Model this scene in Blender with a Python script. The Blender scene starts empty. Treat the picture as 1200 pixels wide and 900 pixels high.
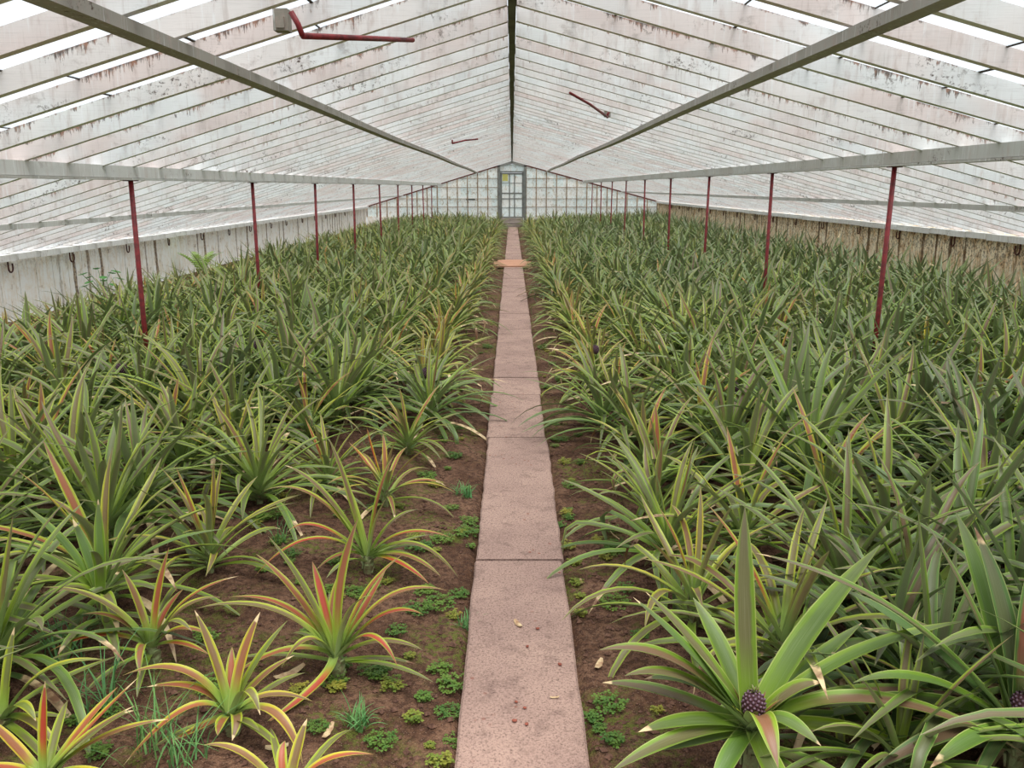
import bpy, math, random
import numpy as np
from mathutils import Vector

R = random.Random(7)
scn = bpy.context.scene
col = scn.collection

# ------------------------------------------------------------------ dimensions
F = 1000.0                      # focal length in pixels of the 1200x900 frame
TH = math.atan(231.0 / F)       # downward pitch
EYE = 1.70
CT, ST = math.cos(TH), math.sin(TH)
RIDGE, SL, SR = 2.79, 0.300, 0.265   # underside of the rafters: ridge height, fall of the left and right slope
HALF = 6.40                     # half width of the house
NEAR, GABLE = -0.6, 38.4
RAFT = 0.10                     # rafter depth
PX1, PX2, PX3 = 1.515, 3.13, 4.80


def under(x):
    return RIDGE - (SL if x < 0 else SR) * abs(x)


def ray(px, py):
    u, v = (px - 600.0) / F, (py - 450.0) / F
    return np.array([u, CT - v * ST, -ST - v * CT])


def on_ground(px, py, z=0.0):
    d = ray(px, py)
    t = (z - EYE) / d[2]
    return np.array([0, 0, EYE]) + d * t


def at_y(px, py, y):
    d = ray(px, py)
    return np.array([0, 0, EYE]) + d * (y / d[1])


def project(p):
    x, y, z = p[0], p[1], p[2] - EYE
    zc = y * CT - z * ST
    return 600 + F * x / zc, 450 - F * (y * ST + z * CT) / zc, zc


# ------------------------------------------------------------------ materials
class NT:
    def __init__(self, name):
        self.m = bpy.data.materials.new(name)
        self.m.use_nodes = True
        self.t = self.m.node_tree
        self.t.nodes.clear()
        self.out = self.t.nodes.new('ShaderNodeOutputMaterial')

    def n(self, kind, **kw):
        nd = self.t.nodes.new(kind)
        for k, v in kw.items():
            if k == 'inp':
                for kk, vv in v.items():
                    self.set(nd.inputs[kk], vv)
            else:
                setattr(nd, k, v)
        return nd

    def set(self, sock, v):
        if isinstance(v, bpy.types.NodeSocket):
            self.t.links.new(v, sock)
        elif isinstance(v, (tuple, list)) and len(v) == 3 and sock.type == 'RGBA':
            sock.default_value = (*v, 1)
        else:
            sock.default_value = v

    def math(self, op, a, b=0.0, c=None, clamp=False):
        nd = self.n('ShaderNodeMath', operation=op, use_clamp=clamp)
        self.set(nd.inputs[0], a)
        self.set(nd.inputs[1], b)
        if c is not None:
            self.set(nd.inputs[2], c)
        return nd.outputs[0]

    def mix(self, f, a, b, mode='MIX'):
        nd = self.n('ShaderNodeMix', data_type='RGBA', blend_type=mode)
        self.set(nd.inputs[0], f)
        self.set(nd.inputs[6], a)
        self.set(nd.inputs[7], b)
        return nd.outputs[2]

    def step(self, v, lo, hi, a=0.0, b=1.0):
        nd = self.n('ShaderNodeMapRange', interpolation_type='SMOOTHSTEP')
        self.set(nd.inputs[0], v)
        self.set(nd.inputs[1], lo)
        self.set(nd.inputs[2], hi)
        self.set(nd.inputs[3], a)
        self.set(nd.inputs[4], b)
        return nd.outputs[0]

    def ramp(self, v, stops):
        nd = self.n('ShaderNodeValToRGB')
        cr = nd.color_ramp
        while len(cr.elements) < len(stops):
            cr.elements.new(0.5)
        for e, (p, c) in zip(cr.elements, stops):
            e.position = p
            e.color = (*c, 1)
        self.set(nd.inputs[0], v)
        return nd.outputs[0]

    def noise(self, vec, scale, detail=4, rough=0.55, dist=0.0):
        nd = self.n('ShaderNodeTexNoise', inp={'Scale': scale, 'Detail': detail, 'Roughness': rough, 'Distortion': dist})
        if vec is not None:
            self.set(nd.inputs['Vector'], vec)
        return nd.outputs[0]

    def vec(self, scale=(1, 1, 1), rnd=True, kind='Object'):
        tc = self.n('ShaderNodeTexCoord').outputs[kind]
        mp = self.n('ShaderNodeMapping')
        self.set(mp.inputs['Vector'], tc)
        mp.inputs['Scale'].default_value = scale
        if rnd:
            oi = self.n('ShaderNodeObjectInfo').outputs['Random']
            cb = self.n('ShaderNodeCombineXYZ')
            s = self.math('MULTIPLY', oi, 91.7)
            for i in range(3):
                self.set(cb.inputs[i], s)
            self.set(mp.inputs['Location'], cb.outputs[0])
        return mp.outputs[0]

    def xyz(self, kind='Object'):
        tc = self.n('ShaderNodeTexCoord').outputs[kind]
        s = self.n('ShaderNodeSeparateXYZ')
        self.set(s.inputs[0], tc)
        return s.outputs

    def done(self, color, rough=0.7, bump=None, strength=0.3, dist=0.01, spec=0.3, transl=0.0, tcol=None):
        b = self.n('ShaderNodeBsdfPrincipled')
        self.set(b.inputs['Base Color'], color)
        self.set(b.inputs['Roughness'], rough)
        b.inputs['Specular IOR Level'].default_value = spec
        if bump is not None:
            bp = self.n('ShaderNodeBump', inp={'Strength': strength, 'Distance': dist})
            self.set(bp.inputs['Height'], bump)
            self.t.links.new(bp.outputs[0], b.inputs['Normal'])
        sh = b.outputs[0]
        if transl:
            tr = self.n('ShaderNodeBsdfTranslucent')
            self.set(tr.inputs[0], tcol if tcol is not None else color)
            mx = self.n('ShaderNodeMixShader')
            self.set(mx.inputs[0], transl)
            self.t.links.new(sh, mx.inputs[1])
            self.t.links.new(tr.outputs[0], mx.inputs[2])
            sh = mx.outputs[0]
        self.t.links.new(sh, self.out.inputs[0])
        return self.m


def lin(r, g, b):
    f = lambda c: (c / 255 / 12.92) if c / 255 <= 0.04045 else ((c / 255 + 0.055) / 1.055) ** 2.4
    return (f(r), f(g), f(b))


def mat_painted(name, base, base2, zexpr, rust=0.5, depth=RAFT):
    """Weathered white paint on timber: grain along x, rust and mould running from the top edge."""
    t = NT(name)
    x, y, z = t.xyz()
    if zexpr == 'slope':
        ax = t.math('ABSOLUTE', x)
        hz = t.math('SUBTRACT', t.math('ADD', z, t.math('MULTIPLY', ax, t.math('ADD', SL, t.math('MULTIPLY', t.math('GREATER_THAN', x, 0.0), SR - SL)))), RIDGE)   # 0..depth
    else:
        hz = z
    v = t.vec((1, 1, 1))
    big = t.noise(v, 1.3, 3)
    med = t.noise(t.vec((7, 7, 2.2)), 2.2, 5, 0.65)
    grain = t.noise(t.vec((2.2, 90, 90)), 2.6, 4, 0.7)
    blot = t.noise(t.vec((2.0, 3, 3)), 2.6, 5, 0.7)
    rnd = t.n('ShaderNodeObjectInfo').outputs['Random']
    c = t.mix(t.step(big, 0.38, 0.62), base, base2)
    c = t.mix(t.step(rnd, 0.3, 1.0, 0, 0.6), c, lin(232, 231, 228))
    c = t.mix(t.step(grain, 0.50, 0.70, 0, 0.28), c, lin(168, 158, 152))
    run = t.noise(t.vec((26, 26, 1.6)), 1.3, 4, 0.7)                                  # rain runs
    c = t.mix(t.step(run, 0.54, 0.72, 0, 0.34), c, lin(160, 140, 130))
    c = t.mix(t.step(run, 0.44, 0.30, 0, 0.5), c, lin(238, 238, 238))
    c = t.mix(t.step(med, 0.52, 0.72, 0, 0.40), c, lin(178, 154, 144))
    c = t.mix(t.step(blot, 0.58, 0.72, 0, 0.5), c, lin(156, 144, 136))
    # rust from the top edge
    edge = t.math('DIVIDE', t.math('SUBTRACT', depth, hz), depth, clamp=True)          # 0 at top
    drip = t.noise(t.vec((17, 17, 1.6)), 2.4, 7, 0.85)
    ln = t.noise(t.vec((1.0, 1.0, 1.0)), 1.6, 5, 0.75)
    reach = t.math('MULTIPLY', t.step(ln, 0.44, 0.60), t.math('ADD', 0.10, t.math('MULTIPLY', t.step(drip, 0.44, 0.78), 1.25)))
    reach = t.math('MULTIPLY', reach, rust)
    rm = t.step(t.math('SUBTRACT', reach, edge), -0.03, 0.14)
    c = t.mix(t.math('MULTIPLY', rm, 0.82), c, t.mix(t.step(t.noise(v, 34, 4), 0.4, 0.6), lin(56, 34, 22), lin(140, 86, 52)))
    # mould specks and dark patches where the timber stays wet
    sp = t.noise(t.vec((1, 1, 1)), 30, 5, 0.75)
    zone = t.noise(t.vec((0.9, 1, 1)), 2.3, 3)
    c = t.mix(t.math('MULTIPLY', t.step(sp, 0.52, 0.64), t.step(zone, 0.54, 0.68)), c, lin(86, 70, 60))
    return t.done(c, 0.75, bump=grain, strength=0.15, dist=0.004, spec=0.2)


def mat_leaf():
    t = NT('pineapple_leaf')
    uv = t.n('ShaderNodeUVMap').outputs[0]
    s = t.n('ShaderNodeSeparateXYZ')
    t.set(s.inputs[0], uv)
    u, v = s.outputs[0], s.outputs[1]
    att = lambda n: t.n('ShaderNodeAttribute', attribute_name=n).outputs['Fac']
    tone, red, dry = att('tone'), att('red'), att('dry')
    rnd = t.n('ShaderNodeObjectInfo').outputs['Random']
    tone = t.math('ADD', tone, t.math('MULTIPLY', t.math('SUBTRACT', rnd, 0.5), 0.14), clamp=True)
    pos = t.n('ShaderNodeTexCoord').outputs['Object']
    n1 = t.noise(pos, 14, 3)
    cb = t.n('ShaderNodeCombineXYZ')
    t.set(cb.inputs[0], t.math('MULTIPLY', u, 26.0))
    t.set(cb.inputs[1], t.math('MULTIPLY', v, 3.0))
    t.set(cb.inputs[2], t.math('MULTIPLY', tone, 37.0))
    stri = t.noise(cb.outputs[0], 1.0, 2)
    d = t.math('MULTIPLY', t.math('ABSOLUTE', t.math('SUBTRACT', u, 0.5)), 2.0)
    dn = t.math('ADD', d, t.math('MULTIPLY', t.math('SUBTRACT', n1, 0.5), 0.35))
    margin = t.ramp(tone, [(0.0, lin(66, 98, 52)), (0.25, lin(90, 124, 36)), (0.5, lin(120, 148, 28)), (0.75, lin(158, 168, 28)), (1.0, lin(192, 170, 34))])
    centre = t.ramp(red, [(0.0, lin(84, 108, 56)), (0.25, lin(96, 90, 66)), (0.5, lin(112, 72, 64)), (0.75, lin(152, 72, 50)), (1.0, lin(170, 64, 44))])
    along = t.math('MULTIPLY', t.step(v, 0.10, 0.42), t.math('ADD', 0.72, t.math('MULTIPLY', red, 0.28)))
    mask = t.math('MULTIPLY', t.step(dn, 0.78, 0.46), along)
    margin = t.mix(t.math('MULTIPLY', t.step(v, 0.45, 0.12), t.step(tone, 0.45, 0.8)), margin, lin(126, 154, 54))
    c = t.mix(mask, margin, centre)
    # greyish purple tips
    c = t.mix(t.math('MULTIPLY', t.step(v, 0.66, 1.0), 0.38), c, lin(110, 92, 82))
    # pale leaf base
    c = t.mix(t.step(v, 0.22, 0.0, 0, 0.55), c, lin(146, 162, 98))
    # fine stripes and pale bloom
    c = t.mix(t.step(stri, 0.50, 0.75, 0, 0.10), c, lin(186, 194, 164))
    c = t.mix(t.step(stri, 0.45, 0.25, 0, 0.22), c, lin(62, 78, 40))
    # thin pale edge
    c = t.mix(t.step(d, 0.88, 0.97, 0, 0.35), c, lin(206, 204, 130))
    # silvery underside
    bf = t.n('ShaderNodeNewGeometry').outputs['Backfacing']
    c = t.mix(t.math('MULTIPLY', bf, 0.40), c, lin(146, 162, 122))
    # withered part
    dl = t.step(t.math('ADD', v, t.math('MULTIPLY', t.math('SUBTRACT', n1, 0.5), 0.25)), t.math('SUBTRACT', 1.0, dry), t.math('SUBTRACT', 1.03, dry))
    dl = t.math('MULTIPLY', dl, t.step(dry, 0.0, 0.02))
    dcol = t.mix(t.step(n1, 0.35, 0.62), lin(120, 84, 58), lin(222, 196, 150))
    c = t.mix(dl, c, dcol)
    rough = t.math('ADD', 0.36, t.math('MULTIPLY', stri, 0.2))
    return t.done(c, rough, bump=stri, strength=0.12, dist=0.002, spec=0.46, transl=0.08)


def mat_soil():
    t = NT('soil')
    v = t.vec((1, 1, 1), False)
    a = t.noise(v, 3.0, 5, 0.6)
    b = t.noise(v, 38, 5, 0.7)
    vo = t.n('ShaderNodeTexVoronoi', inp={'Scale': 120.0})
    t.set(vo.inputs['Vector'], v)
    c = t.mix(t.step(a, 0.35, 0.65), lin(94, 67, 51), lin(130, 98, 78))
    c = t.mix(t.step(b, 0.42, 0.60, 0, 0.75), c, lin(64, 44, 36))
    c = t.mix(t.step(vo.outputs['Distance'], 0.22, 0.10, 0, 0.8), c, t.mix(t.noise(v, 55, 1), lin(96, 66, 54), lin(196, 172, 150)))
    moss = t.math('MULTIPLY', t.step(t.noise(v, 2.3, 3), 0.48, 0.62), t.step(t.noise(v, 34, 4, 0.7), 0.45, 0.58))
    c = t.mix(t.math('MULTIPLY', moss, 0.75), c, lin(98, 108, 44))
    h = t.math('ADD', t.math('MULTIPLY', b, 1.0), t.math('MULTIPLY', vo.outputs['Distance'], -0.5))
    return t.done(c, 0.95, bump=h, strength=0.9, dist=0.02, spec=0.1)


def mat_concrete(name, c1, c2, dark, speck=1.0):
    t = NT(name)
    v = t.vec((1, 1, 1))
    a = t.noise(v, 2.2, 4, 0.6)
    b = t.noise(v, 105, 5, 0.9)
    g = t.noise(v, 330, 2, 0.7)
    c = t.mix(t.step(a, 0.3, 0.7), c1, c2)
    blots = t.noise(v, 11, 4, 0.7)
    c = t.mix(t.step(blots, 0.50, 0.68, 0, 0.35 * speck), c, dark)
    c = t.mix(t.step(b, 0.50, 0.62, 0, 0.85 * speck), c, dark)
    c = t.mix(t.step(b, 0.44, 0.30, 0, 0.55 * speck), c, lin(196, 172, 158))
    c = t.mix(t.step(g, 0.56, 0.68, 0, 0.5 * speck), c, dark)
    vo = t.n('ShaderNodeTexVoronoi', inp={'Scale': 21.0})
    t.set(vo.inputs['Vector'], v)
    big = t.math('MULTIPLY', t.step(vo.outputs['Distance'], 0.20, 0.12), t.step(t.noise(v, 4, 2), 0.55, 0.65))
    c = t.mix(t.math('MULTIPLY', big, 0.8), c, lin(124, 70, 56))
    return t.done(c, 0.92, bump=b, strength=0.45, dist=0.004, spec=0.15)


def mat_plain(name, color, rough=0.6, var=0.25, scale=8, metal=0, dark=None):
    t = NT(name)
    n = t.noise(t.vec((1, 1, 1)), scale, 5, 0.65)
    c = t.mix(t.step(n, 0.35, 0.7, 0, 1), color, dark if dark else tuple(k * (1 - var) for k in color))
    m = t.done(c, rough, bump=n, strength=0.2, dist=0.003)
    return m


def mat_wall(name, white, stain, deep, amt):
    """Limewashed board wall with rust and mould streaks below each joint (y along the wall)."""
    t = NT(name)
    x, y, z = t.xyz()
    cell = t.math('FRACT', t.math('DIVIDE', y, 0.42))
    d = t.math('MULTIPLY', t.math('ABSOLUTE', t.math('SUBTRACT', cell, 0.5)), 2.0)       # 1 at the joints
    idx = t.math('FLOOR', t.math('ADD', t.math('DIVIDE', y, 0.42), 0.5))
    wn = t.n('ShaderNodeTexWhiteNoise', noise_dimensions='1D')
    t.set(wn.inputs['W'], idx)
    v = t.vec((1, 1, 1), False)
    st = t.noise(t.vec((1, 12, 1.2), False), 2.0, 5, 0.75)
    bl = t.noise(v, 4.5, 6, 0.75)
    sm = t.noise(v, 24, 5, 0.75)
    c = t.mix(t.step(bl, 0.42, 0.66, 0, min(1, 0.55 * amt)), white, stain)
    c = t.mix(t.step(st, 0.52 - 0.05 * amt, 0.70, 0, min(1, 0.75 * amt)), c, stain)
    c = t.mix(t.step(st, 0.44, 0.30, 0, 0.6), c, lin(244, 242, 236))
    wide = t.math('MULTIPLY', wn.outputs[0], 0.30)
    jd = t.math('ADD', d, t.math('MULTIPLY', t.math('SUBTRACT', st, 0.5), 0.9))
    jw = t.math('MULTIPLY', t.step(jd, t.math('SUBTRACT', 0.98, wide), t.math('SUBTRACT', 1.04, wide)), t.step(wn.outputs[0], 0.62 - 0.42 * amt, 0.85 - 0.3 * amt))
    c = t.mix(t.math('MULTIPLY', jw, 0.92), c, t.mix(t.step(sm, 0.42, 0.58), deep, t.mix(0.5, deep, stain)))
    c = t.mix(t.math('MULTIPLY', t.step(bl, 0.60 - 0.05 * amt, 0.70), t.step(sm, 0.44, 0.56)), c, deep)
    top = t.math('MULTIPLY', t.step(z, 0.5, 0.9), t.step(sm, 0.47, 0.58))
    c = t.mix(t.math('MULTIPLY', top, min(1, 0.55 * amt)), c, deep)
    return t.done(c, 0.85, bump=st, strength=0.3, dist=0.004, spec=0.15)


def mat_roofglass(name, tint, trans, transl, dirt):
    t = NT(name)
    v = t.vec((1, 1, 1), False)
    n = t.noise(t.vec((2.5, 9, 2.5), False), 1.6, 5, 0.7)
    tr = t.n('ShaderNodeBsdfTransparent')
    t.set(tr.inputs[0], tint)
    tl = t.n('ShaderNodeBsdfTranslucent')
    t.set(tl.inputs[0], (0.85, 0.88, 0.90))
    df = t.n('ShaderNodeBsdfDiffuse')
    t.set(df.inputs[0], (0.62, 0.63, 0.64))
    gl = t.n('ShaderNodeBsdfGlossy', inp={'Roughness': 0.08})
    m1 = t.n('ShaderNodeMixShader', inp={0: 0.35})
    t.t.links.new(tl.outputs[0], m1.inputs[1])
    t.t.links.new(df.outputs[0], m1.inputs[2])
    m2 = t.n('ShaderNodeMixShader')
    t.set(m2.inputs[0], t.step(n, 0.30, 0.75, transl, min(1, transl + dirt)))
    t.t.links.new(tr.outputs[0], m2.inputs[1])
    t.t.links.new(m1.outputs[0], m2.inputs[2])
    m3 = t.n('ShaderNodeMixShader', inp={0: 0.05})
    t.t.links.new(m2.outputs[0], m3.inputs[1])
    t.t.links.new(gl.outputs[0], m3.inputs[2])
    t.t.links.new(m3.outputs[0], t.out.inputs[0])
    return t.m


def mat_limedglass():
    """Limewashed gable glass: streaky pale blue-green wash that lets daylight glow through."""
    t = NT('limewashed_glass')
    x, y, z = t.xyz()
    ix = t.math('FLOOR', t.math('DIVIDE', x, 0.449))
    iz = t.math('FLOOR', t.math('DIVIDE', z, 0.43))
    wn = t.n('ShaderNodeTexWhiteNoise', noise_dimensions='2D')
    cb = t.n('ShaderNodeCombineXYZ')
    t.set(cb.inputs[0], ix)
    t.set(cb.inputs[1], iz)
    t.set(wn.inputs['Vector'], cb.outputs[0])
    st = t.noise(t.vec((9, 1, 2.2), False), 1.4, 6, 0.75)
    sm = t.noise(t.vec((3, 1, 2), False), 3.0, 5, 0.75)
    c = t.mix(wn.outputs[0], lin(240, 247, 246), lin(250, 249, 246))
    c = t.mix(t.step(st, 0.50, 0.66, 0, 0.7), c, lin(236, 232, 222))
    c = t.mix(t.step(sm, 0.53, 0.68, 0, 0.75), c, lin(190, 170, 136))
    c = t.mix(t.math('MULTIPLY', t.step(t.noise(t.vec((14, 1, 5), False), 2.0, 4, 0.7), 0.56, 0.66), 0.7), c, lin(128, 104, 80))
    c = t.mix(t.step(st, 0.42, 0.26, 0, 0.8), c, lin(150, 172, 168))
    tl = t.n('ShaderNodeBsdfTranslucent')
    t.set(tl.inputs[0], c)
    df = t.n('ShaderNodeBsdfPrincipled', inp={'Roughness': 0.4})
    t.set(df.inputs['Base Color'], c)
    mx = t.n('ShaderNodeMixShader', inp={0: 0.38})
    t.t.links.new(tl.outputs[0], mx.inputs[1])
    t.t.links.new(df.outputs[0], mx.inputs[2])
    t.t.links.new(mx.outputs[0], t.out.inputs[0])
    return t.m


M = {}
M['rafter'] = mat_painted('weathered_white_rafter_paint', lin(228, 229, 228), lin(222, 208, 203), 'slope', 0.95)
M['purlin'] = mat_painted('weathered_grey_purlin_paint', lin(188, 188, 182), lin(176, 172, 164), 'flat', 0.10, 0.11)
M['purlin_wood'] = mat_painted('bare_grey_timber', lin(150, 144, 134), lin(132, 126, 114), 'flat', 0.05, 0.09)
M['eave'] = mat_painted('weathered_white_board', lin(218, 216, 210), lin(204, 200, 192), 'flat', 0.25, 0.1)
M['ridge'] = mat_plain('mossy_ridge_timber', lin(104, 104, 90), 0.85, 0.35, 6)
M['leaf'] = mat_leaf()
M['soil'] = mat_soil()
M['slab'] = mat_concrete('pink_grey_concrete', lin(172, 143, 129), lin(152, 125, 114), lin(78, 60, 56))
M['slab_orange'] = mat_concrete('orange_board', lin(190, 144, 118), lin(176, 130, 104), lin(130, 88, 70), 0.4)
M['step'] = mat_concrete('grey_step', lin(170, 158, 148), lin(150, 138, 130), lin(70, 64, 60), 0.6)
M['red'] = mat_plain('red_oxide_paint', lin(134, 44, 46), 0.5, 0.45, 20, dark=lin(88, 34, 34))
M['rust'] = mat_plain('rusted_iron', lin(98, 52, 42), 0.8, 0.5, 30, dark=lin(48, 30, 28))
M['wall_left'] = mat_wall('limewashed_left_wall', lin(253, 252, 248), lin(222, 198, 160), lin(78, 52, 36), 0.75)
M['wall_right'] = mat_wall('mouldy_right_wall', lin(250, 236, 204), lin(206, 160, 104), lin(50, 34, 24), 1.35)
M['glass'] = mat_roofglass('roof_glass', (0.91, 0.93, 0.945), 0.8, 0.10, 0.30)
M['grime'] = mat_plain('joint_grime', lin(70, 58, 48), 0.9, 0.5, 30)
M['gable'] = mat_limedglass()
M['bar'] = mat_plain('rusty_glazing_bar', lin(176, 160, 138), 0.8, 0.4, 9, dark=lin(122, 88, 62))
M['doorwood'] = mat_plain('grey_door_timber', lin(128, 130, 126), 0.75, 0.3, 7)
M['greypaint'] = mat_plain('dark_grey_rail', lin(104, 108, 106), 0.75, 0.3, 7)
M['yellow'] = mat_plain('faded_yellow_notice', lin(206, 200, 118), 0.8, 0.2, 40)
M['stem'] = mat_plain('leafy_stem', lin(134, 146, 98), 0.7, 0.35, 40, dark=lin(110, 92, 66))


def mat_fruit():
    t = NT('young_pineapple_skin')
    tip = t.n('ShaderNodeAttribute', attribute_name='tip').outputs['Fac']
    n = t.noise(t.vec((1, 1, 1)), 60, 3)
    c = t.mix(t.step(tip, 0.35, 0.95), lin(66, 36, 42), lin(116, 92, 110))
    c = t.mix(t.step(tip, 0.85, 1.0, 0, 0.6), c, lin(180, 160, 168))
    c = t.mix(t.step(n, 0.5, 0.7, 0, 0.4), c, lin(70, 44, 40))
    return t.done(c, 0.6, spec=0.3)


M['fruit'] = mat_fruit()


def mat_weed(name, a, b):
    t = NT(name)
    rnd = t.n('ShaderNodeObjectInfo').outputs['Random']
    n = t.noise(t.vec((1, 1, 1)), 22, 3)
    c = t.mix(t.math('ADD', t.math('MULTIPLY', rnd, 0.5), t.math('MULTIPLY', t.step(n, 0.35, 0.65), 0.5)), a, b)
    return t.done(c, 0.55, transl=0.25)


M['clover'] = mat_weed('clover_leaf', lin(64, 104, 44), lin(116, 142, 56))
M['clover_yellow'] = mat_weed('yellowing_clover', lin(100, 124, 46), lin(160, 150, 60))
M['grass'] = mat_weed('bluish_grass_blade', lin(86, 138, 84), lin(124, 164, 90))
M['fern'] = mat_weed('fern_green', lin(96, 144, 54), lin(150, 176, 82))
M['broad'] = mat_weed('broad_leaf_green', lin(62, 118, 54), lin(88, 140, 70))
M['straw'] = mat_plain('dry_straw', lin(206, 182, 142), 0.85, 0.35, 25, dark=lin(150, 112, 84))
M['pebble'] = mat_plain('red_pebble', lin(150, 84, 68), 0.85, 0.4, 25)
M['crumb'] = mat_plain('soil_crumb', lin(112, 82, 66), 0.95, 0.5, 60, dark=lin(70, 46, 38))


# ------------------------------------------------------------------ mesh helpers
class MB:
    """collects polygons with material slots, then links them as ONE mesh object"""
    def __init__(self):
        self.v, self.f, self.mi = [], [], []

    def quad(self, pts, mi=0):
        k = len(self.v)
        self.v += [tuple(map(float, p)) for p in pts]
        self.f.append(tuple(range(k, k + len(pts))))
        self.mi.append(mi)

    def box(self, lo, hi, mi=0):
        x0, y0, z0 = lo
        x1, y1, z1 = hi
        self.hexa([(x0, y0, z0), (x1, y0, z0), (x1, y1, z0), (x0, y1, z0), (x0, y0, z1), (x1, y0, z1), (x1, y1, z1), (x0, y1, z1)], mi)

    def hexa(self, p, mi=0):
        k = len(self.v)
        self.v += [tuple(map(float, q)) for q in p]
        for f in ((3, 2, 1, 0), (4, 5, 6, 7), (0, 1, 5, 4), (1, 2, 6, 5), (2, 3, 7, 6), (3, 0, 4, 7)):
            self.f.append(tuple(k + i for i in f))
            self.mi.append(mi)

    def tube(self, pts, r, n=8, mi=0):
        pts = [Vector(p) for p in pts]
        rs = r if isinstance(r, (list, tuple)) else [r] * len(pts)
        k = len(self.v)
        ref = Vector((0.3, 0.5, 0.81))
        for i, p in enumerate(pts):
            d = (pts[min(i + 1, len(pts) - 1)] - pts[max(i - 1, 0)]).normalized()
            a = d.cross(ref)
            if a.length < 1e-3:
                a = d.cross(Vector((1, 0, 0)))
            a.normalize()
            b = d.cross(a)
            for j in range(n):
                q = p + (a * math.cos(j * math.tau / n) + b * math.sin(j * math.tau / n)) * rs[i]
                self.v.append(tuple(q))
        for i in range(len(pts) - 1):
            for j in range(n):
                self.f.append((k + i * n + j, k + i * n + (j + 1) % n, k + (i + 1) * n + (j + 1) % n, k + (i + 1) * n + j))
                self.mi.append(mi)
        self.f.append(tuple(k + j for j in range(n))[::-1])
        self.f.append(tuple(k + (len(pts) - 1) * n + j for j in range(n)))
        self.mi += [mi, mi]

    def mesh(self, name, mats, smooth=False):
        me = bpy.data.meshes.new(name)
        me.from_pydata(self.v, [], self.f)
        for m in (mats if isinstance(mats, (list, tuple)) else [mats]):
            me.materials.append(m)
        me.polygons.foreach_set('material_index', self.mi)
        if smooth:
            me.polygons.foreach_set('use_smooth', [True] * len(self.f))
        me.update()
        return me

    def build(self, name, mats, parent=None, smooth=False, loc=None):
        o = bpy.data.objects.new(name, self.mesh(name, mats, smooth))
        col.objects.link(o)
        if parent:
            o.parent = parent
        if loc is not None:
            o.location = loc
        return o


def tag(o, label=None, cat=None, group=None, kind=None):
    if label:
        o['label'] = label
    if cat:
        o['category'] = cat
    if group:
        o['group'] = group
    if kind:
        o['kind'] = kind
    return o


def thing(name, loc, label, cat, group=None):
    o = bpy.data.objects.new(name, None)
    o.empty_display_size = 0.1
    col.objects.link(o)
    o.location = loc
    return tag(o, label, cat, group)


def put(name, me, loc=(0, 0, 0), rot=(0, 0, 0), sc=1.0, parent=None):
    o = bpy.data.objects.new(name, me)
    col.objects.link(o)
    o.location = loc
    o.rotation_euler = rot
    o.scale = (sc, sc, sc) if not isinstance(sc, tuple) else sc
    if parent:
        o.parent = parent
    return o


ORD = ['', 'first', 'second', 'third', 'fourth', 'fifth', 'sixth', 'seventh', 'eighth', 'ninth', 'tenth', 'eleventh', 'twelfth', 'thirteenth',
       'fourteenth', 'fifteenth', 'sixteenth', 'seventeenth', 'eighteenth', 'nineteenth', 'twentieth']
TENS = {20: 'twenty', 30: 'thirty', 40: 'forty', 50: 'fifty', 60: 'sixty', 70: 'seventy', 80: 'eighty'}


def ordinal(n):
    if n <= 20:
        return ORD[n]
    t, u = n // 10 * 10, n % 10
    return TENS[t][:-1] + 'ieth' if u == 0 else TENS[t] + '-' + ORD[u]


# ------------------------------------------------------------------ ground and path
def hnoise(x, y):
    return (np.sin(x * 9.1 + 1.3 * np.sin(y * 7.3)) * np.sin(y * 8.3 + 1.7 * np.sin(x * 6.1)) * 0.010
            + np.sin(x * 27.0 + 2.0 * np.sin(y * 19.0)) * np.sin(y * 25.0 + 2 * np.sin(x * 21.0)) * 0.006
            + np.sin(x * 71 + 3 * np.sin(y * 53)) * np.sin(y * 67 + 3 * np.sin(x * 59)) * 0.003)


def grid_mesh(name, xs, ys, zf, mat):
    X, Y = np.meshgrid(xs, ys)
    Z = zf(X, Y)
    nx, ny = len(xs), len(ys)
    v = np.stack([X, Y, Z], -1).reshape(-1, 3)
    i = np.arange(nx * ny).reshape(ny, nx)
    f = np.stack([i[:-1, :-1], i[:-1, 1:], i[1:, 1:], i[1:, :-1]], -1).reshape(-1, 4)
    me = fast_mesh(name, v, f, mat)
    return me


def fast_mesh(name, v, f, mat, uv=None, attrs=None, smooth=True):
    me = bpy.data.meshes.new(name)
    v = np.asarray(v, np.float32)
    f = np.asarray(f, np.int32)
    me.vertices.add(len(v))
    me.vertices.foreach_set('co', v.ravel())
    n = len(f)
    k = f.shape[1]
    me.loops.add(n * k)
    me.loops.foreach_set('vertex_index', f.ravel())
    me.polygons.add(n)
    me.polygons.foreach_set('loop_start', np.arange(n, dtype=np.int32) * k)
    me.polygons.foreach_set('use_smooth', np.full(n, smooth))
    if uv is not None:
        l = me.uv_layers.new(name='UVMap')
        l.data.foreach_set('uv', np.asarray(uv, np.float32)[f.ravel()].ravel())
    for nm, a in (attrs or {}).items():
        at = me.attributes.new(nm, 'FLOAT', 'POINT')
        at.data.foreach_set('value', np.asarray(a, np.float32))
    me.materials.append(mat)
    me.update(calc_edges=True)
    me.validate()
    return me


xs = np.concatenate([np.linspace(-HALF, -2.6, 40), np.linspace(-2.5, 2.5, 160), np.linspace(2.6, HALF, 40)])
ys = np.concatenate([np.linspace(NEAR, 1.4, 8), np.linspace(1.5, 6, 150), np.linspace(6.1, 14, 120), np.linspace(14.3, GABLE, 90)])
PATHX, PW = 0.034, 0.403


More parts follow.
